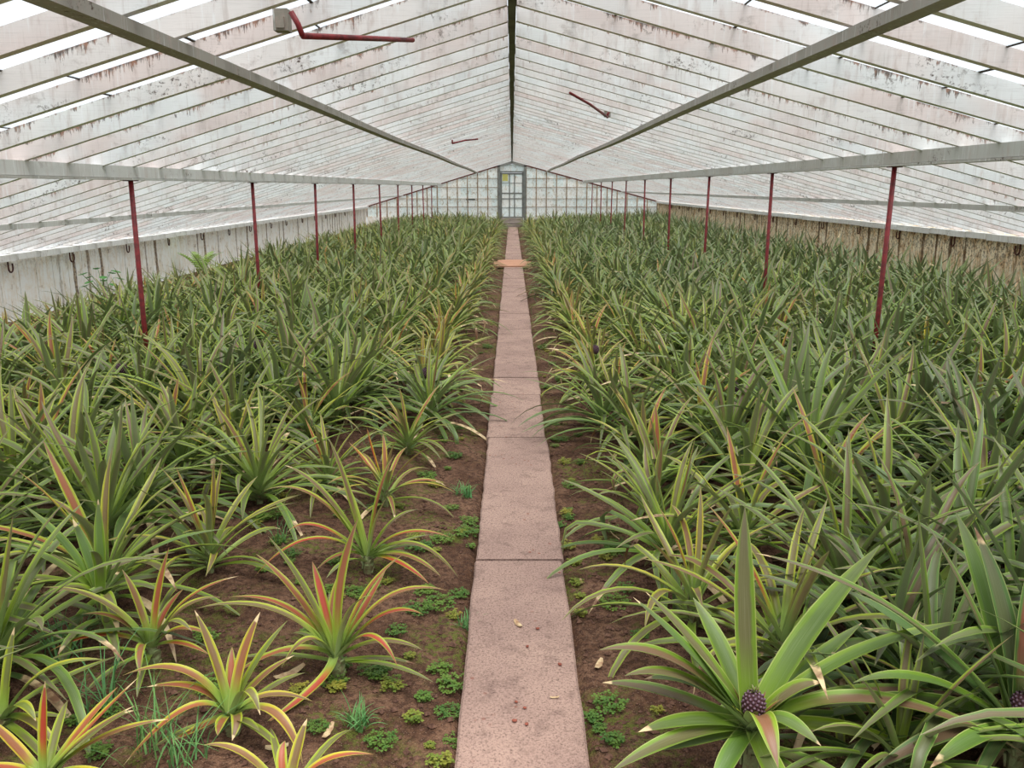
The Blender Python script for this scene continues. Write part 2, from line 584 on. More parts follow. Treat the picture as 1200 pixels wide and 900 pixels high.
def soil_z(X, Y):
    d = np.abs(X - PATHX)
    bank = 0.035 * np.clip((d - 0.30) / 0.5, 0, 1)           # beds lie a little above the trodden strips
    z = hnoise(X, Y) + bank - 0.012
    return np.where(d < 0.23, -0.03, z)


fl = put('floor', grid_mesh('floor', xs, ys, soil_z, M['soil']))
tag(fl, 'brown soil of the two planting beds', None, None, 'structure')


def gz(x, y):
    return float(soil_z(np.array(x), np.array(y)))


joints = [1.3] + sorted([(k - 0.382) / CT for k in (3.93, 4.79, 5.86, 7.06, 7.69, 8.8, 10.3, 11.56, 12.9)])
y = joints[-1]
while y < 36.4:
    y += R.uniform(0.95, 1.2)
    joints.append(min(y, 37.0))
slabs = []
for i in range(len(joints) - 1):
    a, b = joints[i] + 0.006, joints[i + 1] - 0.006
    mb = MB()
    dx = R.uniform(-0.003, 0.003)
    x0, x1 = PATHX - PW / 2 + dx + R.uniform(-.003, .003), PATHX + PW / 2 + dx + R.uniform(-.003, .003)
    zt = 0.0 + R.uniform(-0.004, 0.004)
    # worn, slightly ragged edges
    n = 14
    k = len(mb.v)
    rows = []
    for j in range(n + 1):
        yy = a + (b - a) * j / n
        e0, e1 = R.uniform(-.004, .004), R.uniform(-.004, .004)
        rows.append([(x0 + e0, yy, -0.08), (x0 + e0, yy, zt - 0.008), (x0 + e0 + 0.008, yy, zt), (x1 + e1 - 0.008, yy, zt), (x1 + e1, yy, zt - 0.008), (x1 + e1, yy, -0.08)])
    c = ((a + b) / 2)
    for r_ in rows:
        mb.v += [(p[0] - PATHX, p[1] - c, p[2]) for p in r_]
    for j in range(n):
        for q in range(5):
            mb.f.append((k + j * 6 + q, k + (j + 1) * 6 + q, k + (j + 1) * 6 + q + 1, k + j * 6 + q + 1)[::-1])
            mb.mi.append(0)
    mb.f += [tuple(k + q for q in range(6)), tuple(k + n * 6 + q for q in range(6))[::-1]]
    mb.mi += [0, 0]
    o = mb.build('paving_slab', M['slab'], loc=(PATHX, c, 0.028))
    tag(o, f'pinkish grey concrete paving slab, {ordinal(i + 1)} from the near end of the straight path', 'paving slab', 'concrete slabs of the path')

mb = MB()
c0 = on_ground(599, 313, 0.03)
c1 = on_ground(599, 304.5, 0.03)
mb.box((-0.33, 0, 0.020), (0.33, 1.6, 0.056))
mb.box((-0.42, 0.2, -0.02), (0.42, 1.4, 0.030))
tag(mb.build('bridging_board', M['slab_orange'], loc=(PATHX - 0.03, c0[1], 0)), 'wider orange slab lying across the path far down the aisle', 'slab')

# ------------------------------------------------------------------ walls
for sgn, nm in ((-1, 'left'), (1, 'right')):
    mb = MB()
    x0, x1 = sorted((sgn * HALF, sgn * (HALF + 0.14)))
    y = NEAR
    while y < GABLE:                                   # upright boards with open joints
        b = min(y + 0.42, GABLE)
        mb.box((x0 + R.uniform(0, .008), y + 0.006, -0.1), (x1 - 0.03, b - 0.006, under(sgn * HALF)))
        y = b
    mb.box((min(sgn * (HALF + 0.1), x1), NEAR, -0.1), (max(sgn * (HALF + 0.14), x0), GABLE, under(sgn * HALF)))
    o = mb.build('wall_' + nm, M['wall_' + nm])
    tag(o, f'stained low board wall along the {nm} side', None, None, 'structure')
    # white eave board under the rafter ends
    mb = MB()
    n = int((GABLE - NEAR) / 0.525)
    for i in range(n):
        a, b = NEAR + i * 0.525, NEAR + (i + 1) * 0.525
        q = R.uniform(0, .012)
        mb.box((-0.05, a + R.uniform(.004, .012), q), (0.05, b - R.uniform(.004, .012), 0.085 + q * .5))
    mb.box((-.03, NEAR, .01), (.03, GABLE - .05, .08))
    o = mb.build('eave_plate', M['eave'], loc=(sgn * (HALF - 0.06), 0, under(sgn * HALF) - 0.085))
    tag(o, f'white eave plate along the top of the {nm} board wall', 'beam', 'eave plates')

# gable: low masonry base, two glazed sides, door
GZ = GABLE
PXM = 0.0384 * 1.0
mb = MB()
for s in (-1, 1):
    x0, x1 = sorted((s * 0.62, s * HALF))
    mb.box((x0, GZ, -0.1), (x1, GZ + 0.12, 0.42))
o = mb.build('wall_back', M['wall_left'])
tag(o, 'low limewashed wall under the gable glazing', None, None, 'structure')

for s, nm in ((-1, 1), (1, 2)):
    w = thing(f'window_{nm}', (0, GZ, 0), 'limewashed gable glazing ' + ('left' if s < 0 else 'right') + ' of the far door', None)
    w['kind'] = 'structure'
    mb = MB()
    N = 13
    rows = [0.42, 0.84, 1.19, 1.68, 2.06, 2.5, 3.0]
    for i in range(N):
        xa = 0.62 + i * (HALF - 0.62) / N
        xb = 0.62 + (i + 1) * (HALF - 0.62) / N
        for j in range(len(rows) - 1):
            za, zb = rows[j], rows[j + 1]
            ta, tb = min(zb, under(s * xa) + 0.05), min(zb, under(s * xb) + 0.05)
            if tb <= za + 0.01 and ta <= za + 0.01:
                continue
            ta, tb = max(ta, za + .005), max(tb, za + .005)
            t0, t1 = R.uniform(0, .01), R.uniform(0, .01)
            mb.hexa([(s * xa, .03 + t0, za), (s * xb, .03 + t0, za), (s * xb, .036 + t0, za), (s * xa, .036 + t0, za),
                     (s * xa, .03 + t1, ta), (s * xb, .03 + t1, tb), (s * xb, .036 + t1, tb), (s * xa, .036 + t1, ta)])
    mb.build('glazing', M['gable'], w)
    for i in range(N + 1):
        xa = 0.62 + i * (HALF - 0.62) / N
        mb = MB()
        mb.box((s * xa - .022, -.025, .40), (s * xa + .022, .03, under(s * xa) + .02))
        mb.build('glazing_bar', M['bar'], w)
    for z in rows[1:-1]:
        xe = min(HALF, (RIDGE - z) / (SL if s < 0 else SR))
        mb = MB()
        x0, x1 = sorted((s * 0.62, s * xe))
        mb.box((x0, -.004, z - .011), (x1, .03, z + .011))
        mb.build('pane_lap', M['bar'], w)
    if s < 0:
        mb = MB()
        mb.box((-2.02, -.02, 1.13), (-1.62, .03, 1.19))
        mb.build('grey_rail', M['greypaint'], w)
    mb = MB()                                             # rusty top rail along the slope
    mb.hexa([(s * .62, -.03, under(s * .62) - .05), (s * HALF, -.03, under(s * HALF) - .05), (s * HALF, .03, under(s * HALF) - .05), (s * .62, .03, under(s * .62) - .05),
             (s * .62, -.03, under(s * .62) + .03), (s * HALF, -.03, under(s * HALF) + .03), (s * HALF, .03, under(s * HALF) + .03), (s * .62, .03, under(s * .62) + .03)])
    mb.build('top_rail', M['rust'], w)

d = thing('door_1', (0, GZ, 0), 'narrow glazed door in the middle of the far gable', None)
d['kind'] = 'structure'
mb = MB()
mb.box((-.62, -.08, .0), (-.52, .06, 2.62))
mb.box((.52, -.08, .0), (.62, .06, 2.62))
for s in (-1, 1):
    mb.hexa([(0, -.08, 2.68), (s * .62, -.08, 2.54), (s * .62, .06, 2.54), (0, .06, 2.68), (0, -.08, 2.80), (s * .62, -.08, 2.66), (s * .62, .06, 2.66), (0, .06, 2.80)])
mb.box((-.53, -.06, 2.30), (.53, .04, 2.37))
mb.build('door_frame', M['doorwood'], d)
mb = MB()
mb.box((-.52, .0, 2.37), (.52, .006, 2.66))
mb.build('transom_pane', M['gable'], d)
leaf = MB()
leaf.box((-.518, -.03, .36), (-.44, .02, 2.298))
leaf.box((.44, -.03, .36), (.518, .02, 2.298))
for z0, z1 in ((.36, .42), (1.17, 1.21), (1.40, 1.45), (2.23, 2.29)):
    leaf.box((-.44, -.03, z0), (.44, .02, z1))
for x in (-.11, .11):
    leaf.box((x - .022, -.025, .42), (x + .022, .015, 2.23))
for z in (.80, 1.86):
    leaf.box((-.44, -.02, z - .01), (.44, .01, z + .01))
lf = leaf.build('door_leaf', M['doorwood'], d)
mb = MB()
mb.box((-.44, .0, .42), (.44, .006, 2.23))
mb.build('door_glass', M['gable'], lf)
mb = MB()
mb.box((-.42, -.04, 1.95), (-.18, -.031, 2.24))
nb = mb.build('notice', M['yellow'], loc=(0, GZ, 0))
tag(nb, 'small faded yellow notice on the upper left of the far door', 'notice')
mb = MB()
mb.box((-.50, GZ - .62, -.05), (.50, GZ - .02, .20))
mb.box((-.50, GZ - .30, .20), (.50, GZ - .02, .36))
tag(mb.build('door_step', M['step']), 'grey concrete step below the far gable door', 'step')

# ------------------------------------------------------------------ roof
POSTY = [7.2 + 3.36 * k for k in range(9)]
PITCHY = 3.36 / 6.4
ry = [7.2 + PITCHY * k for k in range(-11, 60)]
ry = [v for v in ry if v < GABLE - 0.05]


def rafter_mesh(s, var):
    r = random.Random(var)
    n = 12
    v, f = [], []
    ph = r.uniform(0, 6)
    am = r.uniform(0.0, 0.006)
    for i in range(n + 1):
        x = 0.03 + (HALF + 0.06 - 0.03) * i / n
        sag = am * math.sin(ph + i * 0.7)
        wv = am * 0.8 * math.sin(ph * 2 + i * 0.9)
        zb, zt = under(s * x) + sag, under(s * x) + RAFT
        for (yy, zz) in ((-.025, zb), (.025, zb), (.025, zt), (-.025, zt)):
            v.append((s * x, yy + wv, zz))
    for i in range(n):
        for j in range(4):
            f.append((i * 4 + j, i * 4 + (j + 1) % 4, (i + 1) * 4 + (j + 1) % 4, (i + 1) * 4 + j))
    f += [(3, 2, 1, 0), tuple(n * 4 + j for j in range(4))]
    me = bpy.data.meshes.new('rafter')
    me.from_pydata(v, [], f)
    me.materials.append(M['rafter'])
    return me


for s, side in ((-1, 'left'), (1, 'right')):
    meshes = [rafter_mesh(s, 50 + k + (10 if s > 0 else 0)) for k in range(6)]
    npre = 0
    for y in ry:
        k = sum(1 for p in POSTY if p <= y + 1e-6)
        if k == 0:
            npre += 1
            lab = f'white rust-streaked rafter on the {side} roof slope, {ordinal(npre)} from the camera end'
        else:
            m = sum(1 for q in ry if POSTY[k - 1] - 1e-6 <= q <= y + 1e-6)
            lab = f'white peeling rafter on the {side} slope, {ordinal(m)} beyond the {ordinal(k)} red post'
        o = put('rafter', meshes[R.randrange(6)], (0, y + R.uniform(-.012, .012), R.uniform(-.004, .004)))
        tag(o, lab, 'rafter', f'white rafters of the {side} roof slope')

# glass panes, laid like slates between the rafters, with grimy laps
mb = MB()
LN = 0.62
for s in (-1, 1):
    for i in range(len(ry) - 1):
        ya, yb = ry[i] + .004, ry[i + 1] - .004
        x = 0.05 + R.uniform(-.3, 0)
        while x < HALF + .1:
            xa, xb = max(x, 0.02), min(x + LN, HALF + 0.12)
            if xb - xa > .05:
                za, zb = under(s * xa) + RAFT + .002, under(s * xb) + RAFT + .010
                mb.hexa([(s * xa, ya, za), (s * xb, ya, zb), (s * xb, yb, zb), (s * xa, yb, za), (s * xa, ya, za + .004), (s * xb, ya, zb + .004), (s * xb, yb, zb + .004), (s * xa, yb, za + .004)], 0)
                w = R.uniform(.006, .016)
                mb.hexa([(s * (xa), ya, za - .004), (s * (xa + w), ya, za - .004 - w * SL), (s * (xa + w), yb, za - .004 - w * SL), (s * xa, yb, za - .004),
                         (s * (xa), ya, za - .001), (s * (xa + w), ya, za - .001 - w * SL), (s * (xa + w), yb, za - .001 - w * SL), (s * xa, yb, za - .001)], 1)
            x += LN - .02
ce = mb.build('ceiling', [M['glass'], M['grime']])
tag(ce, 'sloping glass roof over the white rafters', None, None, 'structure')

# purlins, ridge
mb = MB()
mb.box((-.024, NEAR, -.10), (.024, GABLE - .02, .0))
tag(mb.build('ridge_beam', M['ridge'], loc=(0, 0, RIDGE + .05)), 'dark mossy ridge beam running along the top of the roof', 'beam')
for s, side in ((-1, 'left'), (1, 'right')):
    mb = MB()
    n = 40
    for i in range(n):                                  # gently bowed old timber
        a, b = NEAR + (GABLE - NEAR - .05) * i / n, NEAR + (GABLE - NEAR - .05) * (i + 1) / n
        fa, fb = .02 * math.sin(a * .5 + s), .02 * math.sin(b * .5 + s)
        mb.hexa([(-.045 + fa, a, 0), (.045 + fa, a, 0), (.045 + fb, b, 0), (-.045 + fb, b, 0), (-.045 + fa, a, .05), (.045 + fa, a, .05), (.045 + fb, b, .05), (-.045 + fb, b, .05)])
    tag(mb.build('purlin', M['purlin_wood'], loc=(s * PX1, 0, under(s * PX1) - .060)), f'bare grey upper purlin halfway up the {side} roof slope', 'beam', 'roof purlins')
    t = thing('purlin', (s * PX2, 0, under(s * PX2)), f'broad pale grey purlin resting on the {side} row of red posts', 'beam', 'roof purlins')
    mb = MB()
    for i in range(11):
        a, b = NEAR + i * 3.54, NEAR + (i + 1) * 3.54
        mb.box((-.04 + R.uniform(-.002, .002), a, -.078), (.04, b - .004, .012))
    mb.build('purlin_board', M['purlin'], t)
    mb = MB()
    mb.box((-.047, NEAR, -.098), (.047, GABLE - .03, -.080))
    mb.build('bottom_strip', M['purlin'], t)
    mb = MB()
    mb.box((-.025, NEAR, -.045), (.025, GABLE - .02, .01))
    tag(mb.build('purlin', M['purlin_wood'], loc=(s * PX3, 0, under(s * PX3) - .005)), f'thin grey lower purlin between posts and {side} eave', 'beam', 'roof purlins')
    # red posts
    for k, py in enumerate(POSTY):
        t = thing('post', (s * PX2, py, 0), f'thin red iron post under the {side} purlin, {ordinal(k + 1)} from the camera', 'post', f'red posts of the {side} row')
        lean = R.uniform(-.02, .02)
        mb = MB()
        mb.tube([(lean * 1.5, 0, -.05), (lean, 0, .6), (0, 0, under(s * PX2) - .104)], [.021, .021, .02], 8)
        mb.build('shaft', M['red'], t, True)
        mb = MB()
        mb.box((-.045, -.05, under(s * PX2) - .106), (.045, .05, under(s * PX2) - .0985))
        mb.build('top_plate', M['rust'], t)

# roof-vent stays (red iron)
def stay(name_label, pts, arm, loc, blockpos=None):
    t = thing('vent_stay', loc, name_label, 'vent stay', 'red vent stays under the roof')
    mb = MB()
    mb.tube([Vector(p) - Vector(loc) for p in pts], .014, 8)
    mb.build('bracket', M['red'], t, True)
    mb = MB()
    mb.tube([Vector(p) - Vector(loc) for p in arm], [.015, .014, .013], 8)
    mb.build('arm', M['red'], t, True)
    return t


def roofpt(px, py, off):
    """point off metres under the rafters' underside that the pixel's ray meets"""
    d = ray(px, py)
    s = 1 if px > 600 else -1
    # EYE + t*dz = RIDGE - off - SLOPE*s*t*dx
    t = (RIDGE - off - EYE) / (d[2] + (SL if s < 0 else SR) * s * d[0])
    return d * t + np.array([0, 0, EYE])


a = roofpt(341, 14, -.02)
b = roofpt(349, 38, .10)
b[1] = a[1]
c = roofpt(484, 47, .09)
stay('red L-shaped vent stay hanging under the left slope near the camera', [a, (a + b) / 2 + np.array([.005, 0, 0]), b], [b, (b + c) / 2, c], tuple(b))
a = roofpt(712, 134, .01)
c = roofpt(668, 109, .09)
stay('thin red vent stay under the right slope above the upper purlin', [a + np.array([0.02, 0, .03]), a, a + np.array([0, 0, -.03])], [a + np.array([0, 0, -.03]), (a + c) / 2, c], tuple(a))
a = roofpt(530, 166, .01)
c = roofpt(560, 163, .08)
stay('tiny red vent stay far down under the left slope', [a + np.array([0, 0, .03]), a, a + np.array([0, 0, -.03])], [a + np.array([0, 0, -.03]), (a + c) / 2, c], tuple(a))

# wooden blocks at the vent frame
for px, py, lab in ((331, 27, 'grey wooden vent block above the red stay on the left slope'), (935 / 3 + 400, 133, 'small grey wooden block at the end of the right vent stay')):
    p = roofpt(px, py, -.02)
    mb = MB()
    mb.box((-.035, -.04, -.04), (.035, .04, .06))
    mb.box((-.02, -.055, -.03), (.02, -.04, .02))
    tag(mb.build('vent_block', M['purlin_wood'], loc=tuple(p)), lab, 'wooden block')

# J hooks along the wall heads
for s, side in ((-1, 'left'), (1, 'right')):
    hy = [5.6 + 1.72 * k for k in range(18)]
    m = MB()
    pts = [(0, 0, .10), (0, 0, -.02)]
    for q in range(7):
        a = math.pi * q / 6
        pts.append((s * -.001, .05 - .05 * math.cos(a), -.04 - .05 * math.sin(a)))
    pts.append((0, .10, .02))
    m.tube(pts, .0105, 7)
    me = m.mesh('wall_hook', M['rust'], True)
    for k, y in enumerate(hy):
        o = put('wall_hook', me, (s * (HALF - .03), y + R.uniform(-.1, .1), under(s * HALF) - .14), (0, 0, R.uniform(-.15, .15)))
        tag(o, f'rusty J-shaped iron hook at the top of the {side} wall, {ordinal(k + 1)} from the camera', 'hook', f'iron hooks along the {side} wall')

# ------------------------------------------------------------------ pineapple plants
class Geo:
    def __init__(self):
        self.V, self.Fc, self.UV, self.T, self.Rd, self.D = [], [], [], [], [], []
        self.n = 0

    def strip(self, P, Tn, side, W, fold, tone, red, dry, nc, shape=None):
        """leaf blade along points P (n,3) with a folded, tapering cross-section"""
        n = len(P)
        s = np.linspace(0, 1, n)
        w = W * np.where(s < .4, .96 + .1 * s, np.maximum(0.0, 1 - np.clip((s - .4) / .6, 0, 1) ** 2.5)) if shape is None else W * shape(s)
        w = np.maximum(w, W * 0.02)
        nrm = np.cross(side, Tn)
        nrm /= np.linalg.norm(nrm, axis=1, keepdims=True) + 1e-9
        fo = fold * (1 - .65 * s)
        c = np.linspace(-1, 1, nc)
        cs, sn = np.cos(fo), np.sin(fo)
        off = (side[:, None, :] * (c[None, :, None] * (w * .5 * cs)[:, None, None])
               + nrm[:, None, :] * ((np.abs(c) ** 1.4)[None, :, None] * (w * .5 * sn)[:, None, None]))
        V = (P[:, None, :] + off).reshape(-1, 3)
        i = np.arange(n * nc).reshape(n, nc) + self.n
        f = np.stack([i[:-1, :-1], i[:-1, 1:], i[1:, 1:], i[1:, :-1]], -1).reshape(-1, 4)
        uv = np.stack([np.tile((c + 1) / 2, (n, 1)), np.tile(s[:, None], (1, nc))], -1).reshape(-1, 2)
        self.V.append(V)
        self.Fc.append(f)
        self.UV.append(uv)
        k = len(V)
        self.T.append(np.full(k, tone))
        self.Rd.append(np.full(k, red))
        self.D.append(np.full(k, dry))
        self.n += k

    def leaf(self, base, az, L, W, e0, bend, tone, red, dry, nseg=9, nc=5, yaw=0.0, twist=0.0, fold=.6, kink=None):
        s = np.linspace(0, 1, nseg + 1)
        e = e0 - bend * s ** 1.35
        if kink:
            e = e - kink[1] * np.clip((s - kink[0]) / .08, 0, 1)
        a = az + yaw * s ** 1.5
        T = np.stack([np.cos(e) * np.cos(a), np.cos(e) * np.sin(a), np.sin(e)], 1)
        P = np.zeros((nseg + 1, 3))
        P[0] = base
        P[1:] = base + np.cumsum((T[1:] + T[:-1]) * .5 * L / nseg, 0)
        sd = np.stack([np.sin(a), -np.cos(a), np.zeros_like(a)], 1)
        nr = np.cross(sd, T)
        tw = twist * s
        sd = sd * np.cos(tw)[:, None] + nr * np.sin(tw)[:, None]
        self.strip(P, T, sd, W, fold, tone, red, dry, nc)

    def bez(self, p0, p1, p2, W, tone, red, dry, side=None, nseg=16, nc=5, fold=.55):
        t = np.linspace(0, 1, nseg + 1)[:, None]
        P = (1 - t) ** 2 * p0 + 2 * (1 - t) * t * p1 + t * t * p2
        T = 2 * (1 - t) * (p1 - p0) + 2 * t * (p2 - p1)
        T /= np.linalg.norm(T, axis=1, keepdims=True)
        h = p2 - p0
        h = np.array([h[0], h[1], 0])
        hn = np.linalg.norm(h)
        sd0 = np.array([h[1], -h[0], 0]) / hn if hn > .08 else np.array([1.0, 0, 0])
        if side is not None:
            sd0 = np.array(side, float)
        sd = sd0[None] - T * (T @ sd0)[:, None]
        sd /= np.linalg.norm(sd, axis=1, keepdims=True) + 1e-9
        self.strip(P, T, sd, W, fold, tone, red, dry, nc)

    def arrays(self):
        return (np.concatenate(self.V), np.concatenate(self.Fc), np.concatenate(self.UV),
                np.concatenate(self.T), np.concatenate(self.Rd), np.concatenate(self.D))

    def mesh(self, name):
        V, Fc, UV, T, Rd, D = self.arrays()
        return fast_mesh(name, V, Fc, M['leaf'], UV, {'tone': T, 'red': Rd, 'dry': D})


KINDS = {            # leaves, length, width, tone range, red range
    'young': (17, (.30, .46), .033, (.55, .92), (.40, 1.0)),
    'lime': (28, (.38, .62), .039, (.42, .80), (.10, .75)),
    'green': (35, (.44, .80), .044, (.16, .56), (.04, .50)),
    'blue': (36, (.46, .86), .048, (.0, .30), (.02, .40)),
    'tall': (32, (.60, .92), .048, (.0, .30), (.05, .45)),
}


def plant(kind, seed, lod=0, fruiting=False):
    r = random.Random(seed)
    N, (l0, l1), W, (t0, t1), (r0, r1) = KINDS[kind]
    N += r.randint(-3, 3)
    g = Geo()
    if lod:
        N = int(N * .72)
    nseg, nc = (9, 5) if lod == 0 else (5, 3)
    az = r.uniform(0, 6.28)
    pt = r.uniform(-.1, .1)
    for i in range(N):
        q = i / (N - 1)                    # 0 inner .. 1 outer
        if fruiting:
            q = .34 + .66 * q
        az += 2.39996 + r.uniform(-.25, .25)
        L = (l0 + (l1 - l0) * min(1, math.sin(math.pi * (.12 + .62 * q)) * 1.08)) * r.uniform(.84, 1.12)
        e0 = math.radians((84 if kind == 'tall' else 80) - (40 if kind == 'tall' else 62) * q ** .66 + r.uniform(-10, 10))
        bend = math.radians(8 + (30 if kind == 'tall' else 82) * q ** .66 + r.uniform(-18, 24))
        if q > .8:
            bend *= .8
        dry, kink = 0.0, None
        u = r.random()
        if q > .45 and u < .22:
            dry = r.uniform(.04, .30)
        if q > .4 and r.random() < .13:
            kink = (r.uniform(.55, .8), math.radians(r.uniform(50, 105)))
            dry = max(dry, 1 - kink[0]) * (1 if r.random() < .5 else 0)
        if q > .9 and r.random() < .35:
            dry = r.uniform(.5, 1.05)
        tone = min(1, max(0, t0 + (t1 - t0) * (1 - q) ** .8 + r.uniform(-.10, .12) + pt))
        red = min(1, max(0, r0 + (r1 - r0) * (1 - q) ** .7 * r.uniform(.3, 1.15)))
        base = np.array([math.cos(az) * (.012 + .018 * q), math.sin(az) * (.012 + .018 * q), .12 * (1 - q) + .02])
        g.leaf(base, az, L, W * r.uniform(.9, 1.12), e0, bend, tone, red, dry, nseg, nc, r.uniform(-.6, .6), r.uniform(-.5, .5), r.uniform(.45, .8), kink)
    return g


def fruit_mesh():
    V, Fq, tip = [], [], []
    rx, rz = .032, .041
    rings, seg = 10, 14
    for i in range(rings + 1):
        a = math.pi * i / rings
        for j in range(seg):
            V.append((rx * math.sin(a) * math.cos(j * math.tau / seg), rx * math.sin(a) * math.sin(j * math.tau / seg), rz * math.cos(a)))
            tip.append(0.0)
    for i in range(rings):
        for j in range(seg):
            Fq.append((i * seg + j, (i + 1) * seg + j, (i + 1) * seg + (j + 1) % seg, i * seg + (j + 1) % seg))
    for k in range(120):                                   # spiral of eyes, each a small pointed knob
        z = 1 - 2 * (k + .5) / 120
        th = k * 2.39996
        nrm = Vector((math.sqrt(1 - z * z) * math.cos(th), math.sqrt(1 - z * z) * math.sin(th), z))
        c = Vector((nrm.x * rx, nrm.y * rx, nrm.z * rz))
        a = nrm.orthogonal().normalized()
        b = nrm.cross(a)
        k0 = len(V)
        for (rad, h, tp) in ((.0060, -.001, .1), (.0044, .0020, .55), (.0010, .0042, 1.0)):
            for j in range(6):
                p = c + a * rad * math.cos(j * math.tau / 6) + b * rad * math.sin(j * math.tau / 6) + nrm * h + Vector((0, 0, h * .3))
                V.append(tuple(p))
                tip.append(tp)
        for q in range(2):
            for j in range(6):
                Fq.append((k0 + q * 6 + j, k0 + q * 6 + (j + 1) % 6, k0 + (q + 1) * 6 + (j + 1) % 6, k0 + (q + 1) * 6 + j))
    return fast_mesh('fruit', np.array(V), np.array(Fq), M['fruit'], None, {'tip': tip})


FRUIT = fruit_mesh()
g = Geo()
for i in range(16):
    q = i / 15
    g.leaf(np.array([0, 0, .034]), i * 2.4, .012 + .016 * (1 - abs(q - .4)), .007, math.radians(85 - 50 * q), math.radians(30), .35, .45, 0, 4, 3)
TUFT = g.mesh('crown_tuft')


def add_fruit(root, z, sc=1.0, tilt=(0, 0, 0)):
    f = put('fruit', FRUIT, (0, 0, z), tilt, sc, root)
    f['label'] = 'small purple young pineapple'
    put('crown_tuft', TUFT, (0, 0, 0), (0, 0, 0), 1, f)


def stem_mesh(h):
    mb = MB()
    mb.tube([(0, 0, -.03), (.004, 0, h * .5), (0, 0, h)], [.020, .024, .014], 9)
    for k in range(7):                                     # old leaf bases wrapped round the stem
        a = k * 2.4
        z = h * (.1 + .12 * k)
        mb.hexa([(math.cos(a) * .018 - math.sin(a) * .016, math.sin(a) * .018 + math.cos(a) * .016, z), (math.cos(a) * .018 + math.sin(a) * .016, math.sin(a) * .018 - math.cos(a) * .016, z),
                 (math.cos(a) * .024 + math.sin(a) * .016, math.sin(a) * .024 - math.cos(a) * .016, z), (math.cos(a) * .024 - math.sin(a) * .016, math.sin(a) * .024 + math.cos(a) * .016, z),
                 (math.cos(a) * .022 - math.sin(a) * .008, math.sin(a) * .022 + math.cos(a) * .008, z + .035), (math.cos(a) * .022 + math.sin(a) * .008, math.sin(a) * .022 - math.cos(a) * .008, z + .035),
                 (math.cos(a) * .030 + math.sin(a) * .008, math.sin(a) * .030 - math.cos(a) * .008, z + .035), (math.cos(a) * .030 - math.sin(a) * .008, math.sin(a) * .030 + math.cos(a) * .008, z + .035)])
    return mb.mesh('stem', M['stem'])


STEM = stem_mesh(.14)
STEM_TALL = stem_mesh(.26)

# --- plants shaped leaf by leaf.  centre pixel, crown height above soil, tone/red, leaves (ctrl px, tip px, reach in depth at the tip)
HEROES = []


def hero(label, cpx, h, tone, red, W, leaves, fruit=None, stem=None, extra=0, kind='young', seed=1):
    HEROES.append(dict(label=label, c=cpx, h=h, tone=tone, red=red, W=W, leaves=leaves, fruit=fruit, stem=stem, extra=extra, kind=kind, seed=seed))


hero('red and yellow pineapple plant on bare soil, second beside the path on its left', (394, 756), .13, .76, .72, .032, [
    ((388, 686), (420, 606), .10), ((366, 690), (314, 628), .08), ((378, 696), (366, 658), .12), ((330, 688), (230, 713), .0), ((345, 690), (267, 700), .10),
    ((420, 686), (472, 650), .12), ((445, 672), (524, 692), .03), ((450, 698), (496, 720), .0), ((436, 715), (466, 781), -.14), ((448, 738), (496, 762), -.04),
    ((362, 722), (330, 782), -.12), ((340, 742), (268, 795), -.10), ((388, 800), (308, 882), -.30), ((404, 700), (436, 698), -.08), ((352, 690), (300, 649), .14),
    ((380, 715), (405, 660), .22), ((430, 705), (452, 668), .2)], stem=STEM, extra=5, seed=3)
hero('orange and lime pineapple plant beside the path, behind the red and yellow one', (430, 642), .13, .68, .82, .034, [
    ((407, 563), (385, 513), .10), ((441, 570), (462, 533), .08), ((372, 552), (308, 575), .06), ((380, 560), (333, 545), .12), ((365, 596), (336, 624), -.04),
    ((362, 600), (298, 676), -.16), ((470, 608), (529, 630), .0), ((490, 612), (538, 684), -.08), ((480, 640), (517, 676), -.14), ((465, 650), (503, 684), -.18),
    ((440, 600), (457, 578), -.02), ((458, 600), (490, 597), .08), ((415, 590), (400, 556), .14), ((400, 640), (370, 668), -.1)], stem=STEM, extra=5, seed=4)
hero('short yellow and orange pineapple plant at the bottom, on weedy bare soil', (270, 828), .12, .82, .52, .034, [
    ((225, 758), (143, 792), .02), ((240, 793), (172, 805), .0), ((228, 795), (145, 898), -.16), ((255, 770), (228, 715), .10), ((278, 770), (305, 717), .12),
    ((290, 780), (337, 727), .14), ((270, 790), (272, 758), .12), ((310, 800), (367, 822), .03), ((330, 805), (355, 896), -.16), ((290, 780), (305, 838), -.12),
    ((284, 830), (272, 868), -.12), ((258, 840), (255, 862), -.14), ((300, 790), (345, 768), .16), ((240, 850), (202, 868), -.1)], stem=STEM, extra=4, seed=5)
hero('orange-striped yellow pineapple plant left of the red and yellow one, with a tattered leaf', (177, 752), .13, .76, .65, .031, [
    ((180, 700), (198, 642), .08), ((165, 705), (143, 667), .06), ((128, 688), (50, 688), .02), ((140, 712), (95, 720), .0), ((205, 692), (280, 675), .06),
    ((210, 698), (258, 700), .12), ((197, 708), (225, 740), -.10), ((205, 722), (250, 746), -.03), ((122, 728), (57, 764), -.06), ((210, 746), (245, 767), -.08),
    ((160, 742), (164, 792), -.2), ((188, 715), (215, 690), .16)], stem=STEM, extra=4, seed=6)
hero('tall lime green pineapple plant on a thick stalk near the left edge', (119, 695), .24, .50, .28, .042, [
    ((85, 636), (28, 592), .06), ((65, 648), (3, 636), .0), ((117, 640), (115, 585), .06), ((130, 645), (163, 590), .08), ((138, 645), (195, 602), .04),
    ((160, 632), (263, 620), .05), ((122, 640), (104, 646), -.06), ((105, 650), (85, 608), .1), ((150, 672), (190, 694), -.08), ((90, 675), (48, 700), -.10), ((124, 680), (140, 745), -.16)],
     stem=STEM_TALL, extra=6, kind='lime', seed=7)
